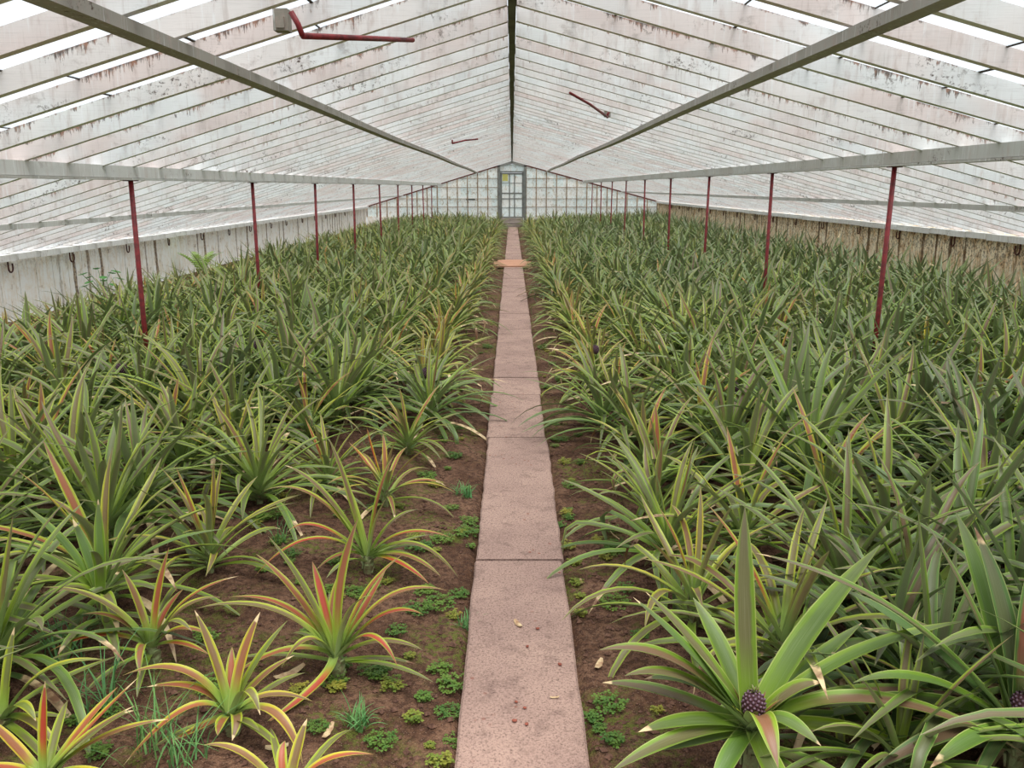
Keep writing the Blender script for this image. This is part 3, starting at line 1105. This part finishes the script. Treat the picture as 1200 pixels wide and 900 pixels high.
hero('red and yellow pineapple plant cut by the bottom left corner of the photo', (50, 903), .12, .82, .9, .033, [
    ((50, 850), (53, 798), .06), ((22, 876), (-22, 836), .04), ((95, 860), (162, 794), .10), ((85, 866), (158, 827), .03), ((115, 852), (197, 843), .04), ((95, 850), (138, 805), .16),
    ((20, 895), (-40, 900), -.06), ((100, 890), (150, 925), -.1)], stem=STEM, extra=4, seed=8)
hero('yellow pineapple plant at the left edge with a broad arching leaf', (2, 832), .12, .72, .35, .034, [
    ((8, 780), (17, 735), .08), ((40, 768), (122, 773), .02), ((50, 800), (140, 768), .16), ((25, 808), (42, 845), -.10), ((40, 832), (72, 884), -.12), ((-20, 790), (-60, 770), .1),
    ((-20, 830), (-70, 860), -.1)], stem=STEM, extra=4, kind='lime', seed=9)
hero('small yellow pineapple plant at the bottom edge with orange leaves spread sideways', (335, 918), .12, .80, .65, .030, [
    ((290, 866), (238, 873), .03), ((368, 876), (438, 884), .03), ((346, 880), (360, 842), .10), ((325, 885), (334, 868), .1), ((300, 900), (262, 925), -.1), ((375, 900), (420, 930), -.1)],
     stem=STEM, extra=3, seed=10)
hero('large green pineapple plant with a purple fruit, closest to the path bottom right', (882, 842), .20, .36, .32, .060, [
    ((868, 710), (873, 594), .10), ((930, 750), (1032, 638), .22, 1.3), ((965, 758), (1133, 727), .10), ((925, 800), (963, 800), -.02), ((830, 765), (757, 694), .14), ((820, 770), (742, 700), .06),
    ((790, 742), (702, 762), .0), ((800, 770), (732, 792), -.05), ((890, 805), (912, 900), -.26), ((905, 822), (962, 874), -.18), ((1010, 772), (1205, 885), -.10), ((815, 782), (755, 796), .05), ((1010, 840), (1105, 905), -.05, 1.1), ((965, 835), (1060, 850), .16), ((945, 780), (1010, 730), .3), ((850, 760), (812, 700), .3), ((770, 800), (706, 800), .12),
    ((812, 836), (748, 858), -.06), ((985, 795), (1132, 815), .12), ((820, 870), (750, 880), -.1), ((930, 850), (1010, 845), .1), ((855, 880), (835, 930), -.2), ((900, 900), (940, 960), -.3),
    ((800, 850), (715, 905), -.15)],
     fruit=1.0, extra=5, kind='green', seed=11)
hero('bluish green pineapple plant with a purple fruit, cut by the right edge', (1196, 848), .20, .22, .34, .058, [
    ((1155, 730), (1085, 612), .16), ((1188, 720), (1142, 618), .20), ((1070, 690), (885, 648), .10), ((1085, 770), (1000, 800), -.02), ((1100, 800), (940, 832), .04), ((1060, 720), (985, 690), .22),
    ((1200, 730), (1215, 640), .12), ((1260, 740), (1330, 700), .1), ((1150, 850), (1090, 900), -.2), ((1230, 870), (1260, 940), -.2), ((1120, 840), (1020, 905), -.12), ((1290, 820), (1390, 850), 0), ((1080, 800), (930, 850), .16, 1.15), ((1110, 760), (1010, 735), .2), ((1095, 840), (985, 880), .02, 1.1), ((1165, 700), (1120, 600), .3)],
     fruit=1.0, extra=4, kind='blue', seed=12)

LEAFTONE = random.Random(99)


def build_hero(h):
    r = random.Random(h['seed'])
    base = on_ground(h['c'][0], h['c'][1], h['h'])
    root = thing('pineapple_plant', (base[0], base[1], gz(base[0], base[1])), h['label'], 'pineapple plant', 'pineapple plants in the beds')
    org = np.array([base[0], base[1], gz(base[0], base[1])])
    g = Geo()
    c = np.array([0, 0, h['h'] - .05])
    for lf_ in h['leaves']:
        (cp, tp, dy), wf = lf_[:3], (lf_[3] if len(lf_) > 3 else 1.0)
        tip = at_y(tp[0], tp[1], base[1] + dy) - org
        ctl = at_y(cp[0], cp[1], base[1] + dy * .5) - org
        tip[2] = max(tip[2], .01)
        d = tip - c
        st = c + np.array([d[0], d[1], 0]) / (np.linalg.norm(d[:2]) + .05) * .015
        tone = min(1, max(0, h['tone'] + r.uniform(-.14, .14)))
        red = min(1, max(0, h['red'] + r.uniform(-.4, .28)))
        dry = r.uniform(.04, .12) if r.random() < .3 else 0
        side = None
        if abs(d[0]) < .1 and d[2] > .2:
            side = (1, r.uniform(-.3, .3), 0)
        g.bez(st, ctl, tip, h['W'] * wf * r.uniform(1.0, 1.22), tone, red, dry, side)
    t0 = h['tone'] * .75
    for k in range(h['extra']):                            # low outer leaves behind and below
        az = r.uniform(0, 6.28)
        g.leaf(np.array([math.cos(az) * .02, math.sin(az) * .02, h['h'] * .45]), az, r.uniform(.22, .36), h['W'] * .9, math.radians(r.uniform(5, 35)), math.radians(r.uniform(25, 60)), t0, .3, r.choice([0, 0, 0, .15]), 8, 5)
    if h['stem']:
        put('stem', h['stem'], parent=root, sc=(1, 1, .55 if h['stem'] is STEM else .8))
    if h['fruit']:
        put('stem', STEM, parent=root)
        for k in range(7):                                 # short bracts cupping the fruit
            az = k * .9 + r.uniform(-.2, .2)
            g.leaf(np.array([math.cos(az) * .018, math.sin(az) * .018, h['h'] - .02]), az, r.uniform(.07, .13), .016, math.radians(r.uniform(48, 66)), math.radians(r.uniform(5, 25)), .6, .6, 0, 6, 3)
        add_fruit(root, h['h'] + .03, h['fruit'])
    put('foliage', g.mesh('foliage'), parent=root)
    return (base[0], base[1], root)


placed = []          # (x, y, root)
for h in HEROES:
    placed.append(build_hero(h))

LIB = {k: [plant(k, 1000 + 17 * i + len(k) * 131).mesh('foliage') for i in range(9)] for k in KINDS}
LIBF = {k: [plant(k, 5000 + 17 * i + len(k) * 131, 0, True).mesh('foliage') for i in range(3)] for k in ('lime', 'green', 'blue')}
FAR = {k: [plant(k, 9000 + 13 * i + len(k) * 71, 1).arrays() for i in range(8)] for k in KINDS}

# plants the photo shows at a definite spot: ground pixel, kind, scale, fruit, words
SPOTS = [
    ((247, 672), 'lime', .80, 0, 'lime rosette on the soil behind the orange-striped yellow plant'),
    ((478, 533), 'lime', .72, 0, 'small lime pineapple plant below the fruiting one left of the path'),
    ((452, 592), 'young', .85, 0, 'small yellow pineapple plant just behind the orange and lime one'),
    ((500, 478), 'green', .86, 1, 'green pineapple plant with purple fruit at the bed edge left of the path'),
    ((812, 735), 'lime', .92, 0, 'lime pineapple plant at the bed edge behind the large fruiting one'),
    ((782, 660), 'green', .82, 0, 'green pineapple plant beside the path, second behind the large fruiting one'),
    ((915, 790), 'lime', 1.0, 0, 'bright lime pineapple plant right behind the large fruiting one'),
    ((1066, 740), 'green', .95, 0, 'green pineapple plant with purple-backed upright leaves between the two fruiting ones'),
    ((1155, 610), 'green', 1.0, 1, 'grey-green pineapple plant fruiting among upright purple leaves near the right edge'),
    ((940, 478), 'green', .95, 1, 'fruiting pineapple plant just in front of the first right red post'),
    ((857, 505), 'blue', .95, 1, 'bluish fruiting pineapple plant in the middle of the right bed'),
    ((697, 445), 'lime', .85, 1, 'lime fruiting pineapple plant at the bed edge right of the path'),
    ((148, 482), 'blue', 1.0, 1, 'bluish fruiting pineapple plant beside the first left red post'),
    ((305, 445), 'green', .95, 1, 'green fruiting pineapple plant in the left bed behind lime ones'),
    ((965, 610), 'lime', 1.0, 0, 'lime pineapple plant with long upright leaves in the right bed'),
    ((275, 560), 'lime', .95, 0, 'tall lime pineapple plant standing out of the dark left bed'),
    ((362, 520), 'lime', .90, 0, 'lime pineapple plant with an orange centre leaf in the left bed'),
    ((128, 640), 'green', .95, 0, 'mid green pineapple plant directly behind the tall-stalked lime one'),
    ((305, 590), 'green', .85, 0, 'low green pineapple plant left of the orange and lime one, farther back'),
    ((385, 572), 'lime', .75, 0, 'lime pineapple plant directly behind the orange and lime one'),
    ((20, 590), 'green', 1.0, 0, 'green pineapple plant at the left edge behind the tall-stalked one'),
    ((215, 560), 'green', .95, 0, 'green pineapple plant farther back than the lime rosette on the left'),
    ((1090, 850), 'blue', .85, 0, 'low bluish pineapple plant left of the cut fruiting one at the right'),
    ((1050, 915), 'green', .65, 0, 'low green pineapple plant at the bottom edge right of the large fruiting one'),
    ((1040, 800), 'blue', .78, 0, 'bluish green pineapple plant low between the two fruiting ones at the bottom right'),
    ((985, 720), 'green', .95, 0, 'green pineapple plant behind the bright lime one in the right bed'),
    ((1120, 690), 'blue', 1.0, 0, 'large bluish pineapple plant behind the one cut by the right edge'),
    ((870, 655), 'lime', .95, 0, 'lime pineapple plant with reddish inner leaves, second row right of the path'),
    ((1180, 745), 'blue', .9, 0, 'bluish pineapple plant at the right edge, directly behind the cut fruiting one'),
    ((-40, 665), 'green', .85, 0, 'green pineapple plant at the left edge beside the tall-stalked lime one'),
    ((170, 610), 'green', .95, 0, 'dark green pineapple plant behind the tall-stalked lime one'),
    ((90, 600), 'green', 1.05, 0, 'green pineapple plant with broad arching leaves behind the tall-stalked one'),
]


def free(x, y, d):
    return all((x - p[0]) ** 2 + (y - p[1]) ** 2 > d * d for p in placed)


cands = []
for (px, kind, sc, fr, lab) in SPOTS:
    p = on_ground(px[0], px[1], 0.02)
    cands.append((p[0], p[1], kind, sc, fr, lab))
    placed.append((p[0], p[1], None))

rows_x = [0.70 + .51 * k for k in range(11)]
auto = []
for s in (-1, 1):
    for ri, rx in enumerate(rows_x[:10 if s < 0 else 11]):
        y = 1.55 + R.uniform(0, .4)
        while y < GABLE - 1.0:
            x = s * (rx + R.uniform(-.09, .09)) + (PATHX if ri == 0 else 0)
            yy = y + R.uniform(-.06, .06)
            y += R.uniform(.42, .56) if ri == 0 else R.uniform(.46, .62)
            if any(abs(x - q * PX2) < .09 and abs(yy - w) < .09 for q in (-1, 1) for w in POSTY):
                continue
            if s < 0 and yy < 3.6 and abs(x) < 1.5:
                if not free(x, yy, .42):
                    continue
            elif not free(x, yy, .30):
                continue
            if s < 0 and yy < 3.9 and abs(x) < 1.25:
                continue                                      # open soil round the young plants
            u = R.random()
            if ri == 0:
                kind = 'lime' if u < .75 else 'green'
                sc = R.uniform(.78, .98)
            elif ri == 1:
                kind = 'lime' if u < .35 else 'green'
                sc = R.uniform(.85, 1.05)
            else:
                kind = 'lime' if u < (.30 if s < 0 else .14) else ('green' if u < (.88 if s < 0 else .60) else 'blue')
                sc = R.uniform(.88, 1.12)
            if s < 0 and ri >= 8:
                sc *= .74
                kind = 'lime' if R.random() < .6 else 'green'
            if s > 0 and ri >= 9:
                kind = 'tall' if ri == 10 else kind
                sc = R.uniform(.95, 1.1)
                x = min(x, 5.45 if kind == 'tall' else 5.1)
                sc = min(sc, 1.0)
            if s > 0 and yy < 2.5 and x < 1.3:
                continue
            auto.append((x, yy, kind, sc, 0, ri, s))

# keep those that can reach into the frame; the nearest 300 stay individuals
inview = []
for a in auto:
    px, py, zc = project((a[0], a[1], .3))
    m = 0.62 * F / max(zc, .3)
    if zc > 1.2 and -m < px < 1200 + m and py < 900 + m * .8:
        inview.append((zc, a))
inview.sort(key=lambda q: q[0])
NIND = 300 - len(cands) - len(HEROES)
near = [a for z, a in inview[:NIND]]
far = [a for z, a in inview[NIND:]]
seen_ = {id(a) for z, a in inview}
far += [a for a in auto if id(a) not in seen_ and a[1] > 1.2 and abs(a[0]) > 1.2]     # the beds go on beyond the frame
COLN = {'tall': 'tall bluish', 'young': 'yellow', 'lime': 'lime green', 'green': 'mid green', 'blue': 'bluish green'}

for (x, y, kind, sc, fr, lab) in cands:
    root = thing('pineapple_plant', (x, y, gz(x, y)), lab, 'pineapple plant', 'pineapple plants in the beds')
    root.rotation_euler = (0, 0, R.uniform(0, 6.28))
    root.scale = (sc, sc, sc)
    put('foliage', R.choice(LIBF[kind] if fr else LIB[kind]), parent=root)
    put('stem', STEM, parent=root)
    if fr:
        add_fruit(root, .33, 1.15, (R.uniform(-.1, .1), R.uniform(-.1, .1), 0))
cnt = {}
near.sort(key=lambda a: a[1])
for (x, y, kind, sc, fr, ri, s) in near:
    cnt[(s, ri)] = cnt.get((s, ri), 0) + 1
    lab = f'{COLN[kind]} pineapple plant in the {ordinal(ri + 1)} row {"left" if s < 0 else "right"} of the path, {ordinal(cnt[(s, ri)])} from the front'
    o = put('pineapple_plant', R.choice(LIB[kind]), (x, y, gz(x, y)), (R.uniform(-.06, .06), R.uniform(-.06, .06), R.uniform(0, 6.28)), sc)
    tag(o, lab, 'pineapple plant', 'pineapple plants in the beds')

# the many far plants: one object
g = Geo()
n = 0
Vs, Fs, Us, Ts, Rs, Ds = [], [], [], [], [], []
for (x, y, kind, sc, fr, ri, s) in far:
    V, Fc, UV, T, Rd, D = R.choice(FAR[kind])
    a = R.uniform(0, 6.28)
    ca, sa = math.cos(a) * sc, math.sin(a) * sc
    W = np.stack([V[:, 0] * ca - V[:, 1] * sa + x, V[:, 0] * sa + V[:, 1] * ca + y, V[:, 2] * sc + .02], 1)
    W[:, 0] = np.clip(W[:, 0], -HALF + .05, HALF - .05)
    Vs.append(W)
    Fs.append(Fc + n)
    Us.append(UV)
    Ts.append(np.clip(T + R.uniform(-.08, .08), 0, 1))
    Rs.append(Rd)
    Ds.append(D)
    n += len(V)
me = fast_mesh('pineapple_plants', np.concatenate(Vs), np.concatenate(Fs), M['leaf'], np.concatenate(Us), {'tone': np.concatenate(Ts), 'red': np.concatenate(Rs), 'dry': np.concatenate(Ds)})
o = put('pineapple_plants', me)
tag(o, 'mass of pineapple plants filling the rest of both beds up to the gable', 'pineapple plants', None, 'stuff')

# ------------------------------------------------------------------ weeds and litter
def clover_mesh(seed, n, rad):
    r = random.Random(seed)
    mb = MB()
    for k in range(n):
        a, q = r.uniform(0, 6.28), rad * math.sqrt(r.random())
        x, y = q * math.cos(a), q * math.sin(a)
        h = r.uniform(.012, .035)
        mb.tube([(x * .6, y * .6, -.01), (x, y, h)], .0008, 4)
        rot = r.uniform(0, 6.28)
        sz = r.uniform(.007, .013)
        tl = r.uniform(-.3, .3)
        for j in range(3):
            b = rot + j * 2.094
            ca, sa = math.cos(b), math.sin(b)
            P = []
            for (u, w, z) in ((0, 0, 0), (.55, .42, .1), (1.0, .50, .02), (1.18, .22, -.03), (1.02, 0, .06), (1.18, -.22, -.03), (1.0, -.50, .02), (.55, -.42, .1)):
                P.append((x + (u * ca - w * sa) * sz, y + (u * sa + w * ca) * sz, h + z * sz + u * sz * tl))
            mb.quad(P[:5])
            mb.quad([P[0], P[4], P[5], P[6], P[7]])
    return mb.mesh('clover_clump', M['clover'])


CL = [clover_mesh(60 + i, 30 + 7 * i, .035 + .008 * i) for i in range(6)]
CLY = []
for me in CL[:3]:
    m2 = me.copy()
    m2.materials.clear()
    m2.materials.append(M['clover_yellow'])
    CLY.append(m2)
WEEDS = [(547, 623), (515, 781), (530, 798), (527, 829), (483, 842), (503, 868), (532, 860), (515, 892), (532, 719), (538, 692), (497, 694), (516, 707), (443, 792), (460, 806), (495, 816),
         (667, 639), (710, 652), (680, 694), (680, 717), (750, 744), (713, 824), (693, 836), (703, 853), (718, 868), (770, 833), (700, 632), (720, 645), (533, 535), (680, 542), (650, 521), (684, 495),
         (667, 595), (520, 518), (500, 558), (340, 668), (352, 690), (420, 700), (440, 690), (330, 640), (300, 622), (318, 590), (670, 560), (662, 540), (690, 610), (655, 610), (430, 720), (385, 700),
         (660, 470), (655, 445), (670, 480), (540, 470), (536, 500), (648, 425), (552, 640), (446, 870), (350, 815), (372, 855), (392, 800), (480, 770), (465, 740)]
RW = random.Random(21)
for k in range(46):
    yy = 3.2 + 6.5 * RW.random() ** 1.3
    xx = PATHX + RW.choice((-1, 1)) * RW.uniform(.25, .52)
    WEEDS.append(project((xx, yy, 0))[:2])
for k in range(30):
    WEEDS.append(project((RW.uniform(-1.5, -.32), RW.uniform(2.1, 4.9), 0))[:2])
order = sorted(WEEDS, key=lambda p: p[1], reverse=True)
nl = nr = 0
for (px, py) in order:
    p = on_ground(px, py, 0.005)
    if px < 600:
        nl += 1
        k, side = nl, 'left'
    else:
        nr += 1
        k, side = nr, 'right'
    yel = R.random() < .3
    o = put('clover_clump', R.choice(CLY if yel else CL), (p[0], p[1], gz(p[0], p[1])), (0, 0, R.uniform(0, 6.28)), R.uniform(.5, .95))
    tag(o, f'{"yellowing" if yel else "small green"} clover clump on the soil {side} of the path, {ordinal(k)} counted from the bottom', 'weed', 'clover clumps beside the path')


def grass_mesh(seed, n, hgt, spread):
    r = random.Random(seed)
    mb = MB()
    for k in range(n):
        az = r.uniform(0, 6.28)
        L = hgt * r.uniform(.5, 1.1)
        e, b = math.radians(r.uniform(50, 88)), math.radians(r.uniform(20, 90))
        p = Vector((r.uniform(-1, 1) * spread, r.uniform(-1, 1) * spread, -.005))
        w = r.uniform(.0018, .0032)
        sd = Vector((math.sin(az), -math.cos(az), 0))
        prev = None
        for i in range(7):
            t = i / 6
            ww = w * (1 - t ** 2) + .0002
            cur = (p - sd * ww, p + Vector((0, 0, -ww * .5)), p + sd * ww)
            if prev:
                mb.quad([prev[0], prev[1], cur[1], cur[0]])
                mb.quad([prev[1], prev[2], cur[2], cur[1]])
            prev = cur
            ee = e - b * t
            p = p + Vector((math.cos(ee) * math.cos(az), math.cos(ee) * math.sin(az), math.sin(ee))) * (L / 6)
    return mb.mesh('grass_tuft', M['grass'], True)


GR = [grass_mesh(80 + i, 26, .30, .06) for i in range(3)]
GRS = [grass_mesh(90 + i, 40, .09, .03) for i in range(2)]
for (px, py, me, sc, lab) in ((115, 838, GR[0], 1, 'long bluish grass tuft between the corner plants at the left'), (175, 885, GR[1], 1, 'grass tuft in front of the short yellow and orange plant'),
                              (75, 780, GR[2], .9, 'grass tuft under the broad arching yellow leaf at the left'), (215, 900, GR[0], .9, 'arching grass tuft at the bottom edge among weeds'),
                              (330, 640, GR[1], .55, 'thin grass tuft behind the red and yellow plant'),
                              (543, 580, GRS[0], 1.3, 'spiky green grass tuft at the left edge of the path'), (548, 728, GRS[1], 1.1, 'wispy grass tuft touching the left edge of the path'),
                              (420, 850, GRS[1], 1.2, 'trailing thin grass on bare soil at the bottom')):
    p = on_ground(px, py, 0.005)
    tag(put('grass_tuft', me, (p[0], p[1], gz(p[0], p[1])), (0, 0, R.uniform(0, 6)), sc), lab, 'grass')

# fern and broad-leaved weed at the left wall
def fern_mesh():
    mb = MB()
    for k in range(7):
        az = k * .9
        P = []
        for i in range(13):
            t = i / 12
            e = math.radians(75 - 55 * t)
            P.append(Vector((math.cos(az) * t * .30 * math.cos(e * .6), math.sin(az) * t * .30 * math.cos(e * .6), .52 * t - .22 * t * t)))
        mb.tube(P, [.004 * (1 - .8 * i / 12) for i in range(13)], 5)
        for i in range(2, 13):
            d = (P[i] - P[i - 1]).normalized()
            sd = d.cross(Vector((0, 0, 1))).normalized()
            l = .085 * math.sin(math.pi * (.12 + .83 * i / 13))
            for q in (-1, 1):
                a = P[i]
                tip = a + sd * q * l + d * .02
                mb.quad([a - d * .011, a + sd * q * l * .5 - d * .009, tip, a + sd * q * l * .5 + d * .012, a + d * .011])
    return mb.mesh('fern', M['fern'])


p = at_y(235, 320, 10.4)
tag(put('fern', fern_mesh(), (-5.95, 16.4, .05), (0, 0, .4), 1.4), 'light green fern growing against the left board wall', 'fern')
mb = MB()
for k in range(12):
    a = k * 2.4
    hgt = .35 + .03 * k
    bx, by = math.cos(a) * .05, math.sin(a) * .05
    top = Vector((math.cos(a) * .22, math.sin(a) * .22, hgt))
    mb.tube([(bx * .3, by * .3, 0), (bx * 2, by * 2, hgt * .7), tuple(top)], .004, 5)
    d = Vector((math.cos(a), math.sin(a), -.25)).normalized()
    sd = Vector((-math.sin(a), math.cos(a), 0))
    pts = [top, top + d * .05 + sd * .07, top + d * .13 + sd * .06, top + d * .2, top + d * .13 - sd * .06, top + d * .05 - sd * .07]
    mid = top + d * .1 - Vector((0, 0, .02))
    for i in range(6):
        mb.quad([mid, pts[i], pts[(i + 1) % 6]])
tag(put('broadleaf_weed', mb.mesh('broadleaf_weed', M['broad']), (-5.9, 12.3, .05), (0, 0, 1.0), .75), 'broad-leaved dark green weed by the left wall behind the first post', 'weed')

# litter on path and soil
def chip(name, L, W, H, mat, seed):
    r = random.Random(seed)
    mb = MB()
    n = 6
    k = 0
    for i in range(n + 1):
        t = i / n
        w = W * (.45 + .55 * math.sin(math.pi * (.1 + .8 * t))) * r.uniform(.8, 1.2)
        zc = .35 * L * (t - .5) ** 2
        x = (t - .5) * L
        mb.v += [(x, -w, zc), (x, w, zc), (x, w * .8, zc + H), (x, -w * .8, zc + H)]
    for i in range(n):
        for j in range(4):
            mb.f.append((i * 4 + j, i * 4 + (j + 1) % 4, (i + 1) * 4 + (j + 1) % 4, (i + 1) * 4 + j)[::-1])
            mb.mi.append(0)
    mb.f += [(0, 1, 2, 3), tuple(n * 4 + j for j in (3, 2, 1, 0))]
    mb.mi += [0, 0]
    return mb.mesh(name, mat)


def pebble_mesh(seed):
    r = random.Random(seed)
    mb = MB()
    n, m = 7, 9
    for i in range(n + 1):
        a = math.pi * i / n
        for j in range(m):
            q = 1 + .18 * math.sin(j * 1.7 + seed) * math.sin(a * 2 + seed)
            mb.v.append((.013 * math.sin(a) * math.cos(j * math.tau / m) * q, .010 * math.sin(a) * math.sin(j * math.tau / m) * q, .006 * math.cos(a) * q))
    for i in range(n):
        for j in range(m):
            mb.f.append((i * m + j, (i + 1) * m + j, (i + 1) * m + (j + 1) % m, i * m + (j + 1) % m))
            mb.mi.append(0)
    return mb.mesh('pebble', M['pebble'], True)


CH = [chip('dry_leaf_scrap', .07, .011, .003, M['straw'], 5), chip('dry_leaf_scrap', .05, .008, .003, M['straw'], 6), chip('dry_leaf_scrap', .10, .014, .003, M['straw'], 7)]
PB = [pebble_mesh(i) for i in range(3)]
for (px, py, me, rz, sc, lab) in ((607, 731, CH[0], 2.0, .85, 'straw-coloured leaf scrap lying in the middle of the path'), (650, 817, CH[1], .1, .6, 'tiny pale leaf scrap on the right half of the path'),
                                  (702, 778, CH[0], 1.2, 1, 'pale dry leaf scrap on the soil right of the path'), (385, 862, CH[2], 1.4, .8, 'broad tan dry leaf on bare soil left of the path'),
                                  (340, 797, CH[2], .8, 1.2, 'long dry straw leaf in front of the red and yellow plant'), (325, 880, CH[1], .2, 1.4, 'pale curled leaf scrap beside the small bottom plant'),
                                  (681, 680, CH[1], 1.6, .9, 'orange-brown leaf scrap beside clover right of the path')):
    onp = 540 < px < 670
    p = on_ground(px, py, 0.03 if onp else 0.0)
    z = .029 if onp else gz(p[0], p[1]) + .004
    tag(put('dry_leaf_scrap', me, (p[0], p[1], z), (0, 0, rz), sc), lab, 'leaf scrap')
for i, (px, py) in enumerate(((630, 737), (618, 758), (605, 823), (615, 830), (617, 849), (656, 779), (603, 845))):
    p = on_ground(px, py, .03)
    tag(put('pebble', PB[i % 3], (p[0], p[1], .0325), (0, 0, i), R.uniform(.5, .75)), f'small red pebble on the path, {ordinal(i + 1)} of the scattered ones', 'pebble', 'red pebbles on the path')

# soil crumbs on the bare strips
Vc, Fc_, n = [], [], 0
oct_v = np.array([(1, 0, 0), (0, 1, 0), (-1, 0, 0), (0, -1, 0), (0, 0, 1), (0, 0, -1)], float)
oct_f = np.array([(0, 1, 4), (1, 2, 4), (2, 3, 4), (3, 0, 4), (1, 0, 5), (2, 1, 5), (3, 2, 5), (0, 3, 5)])
for i in range(9000):
    s = R.choice((-1, 1))
    x = PATHX + s * R.uniform(.215, 1.3 if s < 0 else .75)
    y = 1.7 + 8 * R.random() ** 1.7
    sz = .003 + .012 * R.random() ** 4
    V = oct_v * sz * np.array([R.uniform(.7, 1.4), R.uniform(.7, 1.4), R.uniform(.5, 1)])
    a = R.uniform(0, 6.28)
    V = np.stack([V[:, 0] * math.cos(a) - V[:, 1] * math.sin(a), V[:, 0] * math.sin(a) + V[:, 1] * math.cos(a), V[:, 2]], 1)
    Vc.append(V + np.array([x, y, gz(x, y) + sz * .3]))
    Fc_.append(oct_f + n)
    n += 6
o = put('soil_crumbs', fast_mesh('soil_crumbs', np.concatenate(Vc), np.concatenate(Fc_), M['crumb'], smooth=False))
tag(o, 'loose brown soil crumbs scattered along the path edges', 'soil', None, 'stuff')

# ------------------------------------------------------------------ sky, sun, camera
w = bpy.data.worlds.new('overcast_sky')
scn.world = w
w.use_nodes = True
nt = w.node_tree
nt.nodes.clear()
tc = nt.nodes.new('ShaderNodeTexCoord')
sp = nt.nodes.new('ShaderNodeSeparateXYZ')
nt.links.new(tc.outputs['Generated'], sp.inputs[0])
mr = nt.nodes.new('ShaderNodeMapRange')
mr.inputs[1].default_value, mr.inputs[2].default_value = -0.15, 0.9
nt.links.new(sp.outputs[2], mr.inputs[0])
cr = nt.nodes.new('ShaderNodeValToRGB')
e = cr.color_ramp.elements
e[0].position, e[0].color = 0.0, (.34, .36, .34, 1)
e[1].position, e[1].color = 1.0, (.97, .98, 1.0, 1)
k = cr.color_ramp.elements.new(.17)
k.color = (.91, .93, .96, 1)
nt.links.new(mr.outputs[0], cr.inputs[0])
nz = nt.nodes.new('ShaderNodeTexNoise')
nz.inputs['Scale'].default_value = 2.2
nz.inputs['Detail'].default_value = 5
nt.links.new(tc.outputs['Generated'], nz.inputs['Vector'])
mx = nt.nodes.new('ShaderNodeMix')
mx.data_type = 'RGBA'
mx.blend_type = 'MULTIPLY'
mx.inputs[0].default_value = 1
nr_ = nt.nodes.new('ShaderNodeValToRGB')
nr_.color_ramp.elements[0].position, nr_.color_ramp.elements[0].color = .35, (.86, .90, .95, 1)
nr_.color_ramp.elements[1].position, nr_.color_ramp.elements[1].color = .65, (1.05, 1.04, 1.02, 1)
nt.links.new(nz.outputs[0], nr_.inputs[0])
nt.links.new(cr.outputs[0], mx.inputs[6])
nt.links.new(nr_.outputs[0], mx.inputs[7])
bg = nt.nodes.new('ShaderNodeBackground')
bg.inputs['Strength'].default_value = 0.8
nt.links.new(mx.outputs[2], bg.inputs[0])
wo = nt.nodes.new('ShaderNodeOutputWorld')
nt.links.new(bg.outputs[0], wo.inputs[0])

sd = bpy.data.lights.new('sun', 'SUN')
sd.energy = 4.0
sd.angle = math.radians(40)
sd.color = (1.0, .97, .92)
so = bpy.data.objects.new('sun', sd)
so.rotation_euler = (math.radians(14), math.radians(8), 0)
col.objects.link(so)

cam = bpy.data.cameras.new('camera')
cam.sensor_width = 36.0
cam.lens = 36.0 * F / 1200.0
cam.clip_start = .02
cam.clip_end = 300
co = bpy.data.objects.new('camera', cam)
co.location = (0, 0, EYE)
co.rotation_euler = (math.pi / 2 - TH, 0, 0)
col.objects.link(co)
scn.camera = co

vs = scn.view_settings
vs.view_transform = 'Standard'
vs.look = 'None'
vs.gamma = 1.0
vs.use_curve_mapping = False
vs.exposure = 0.74
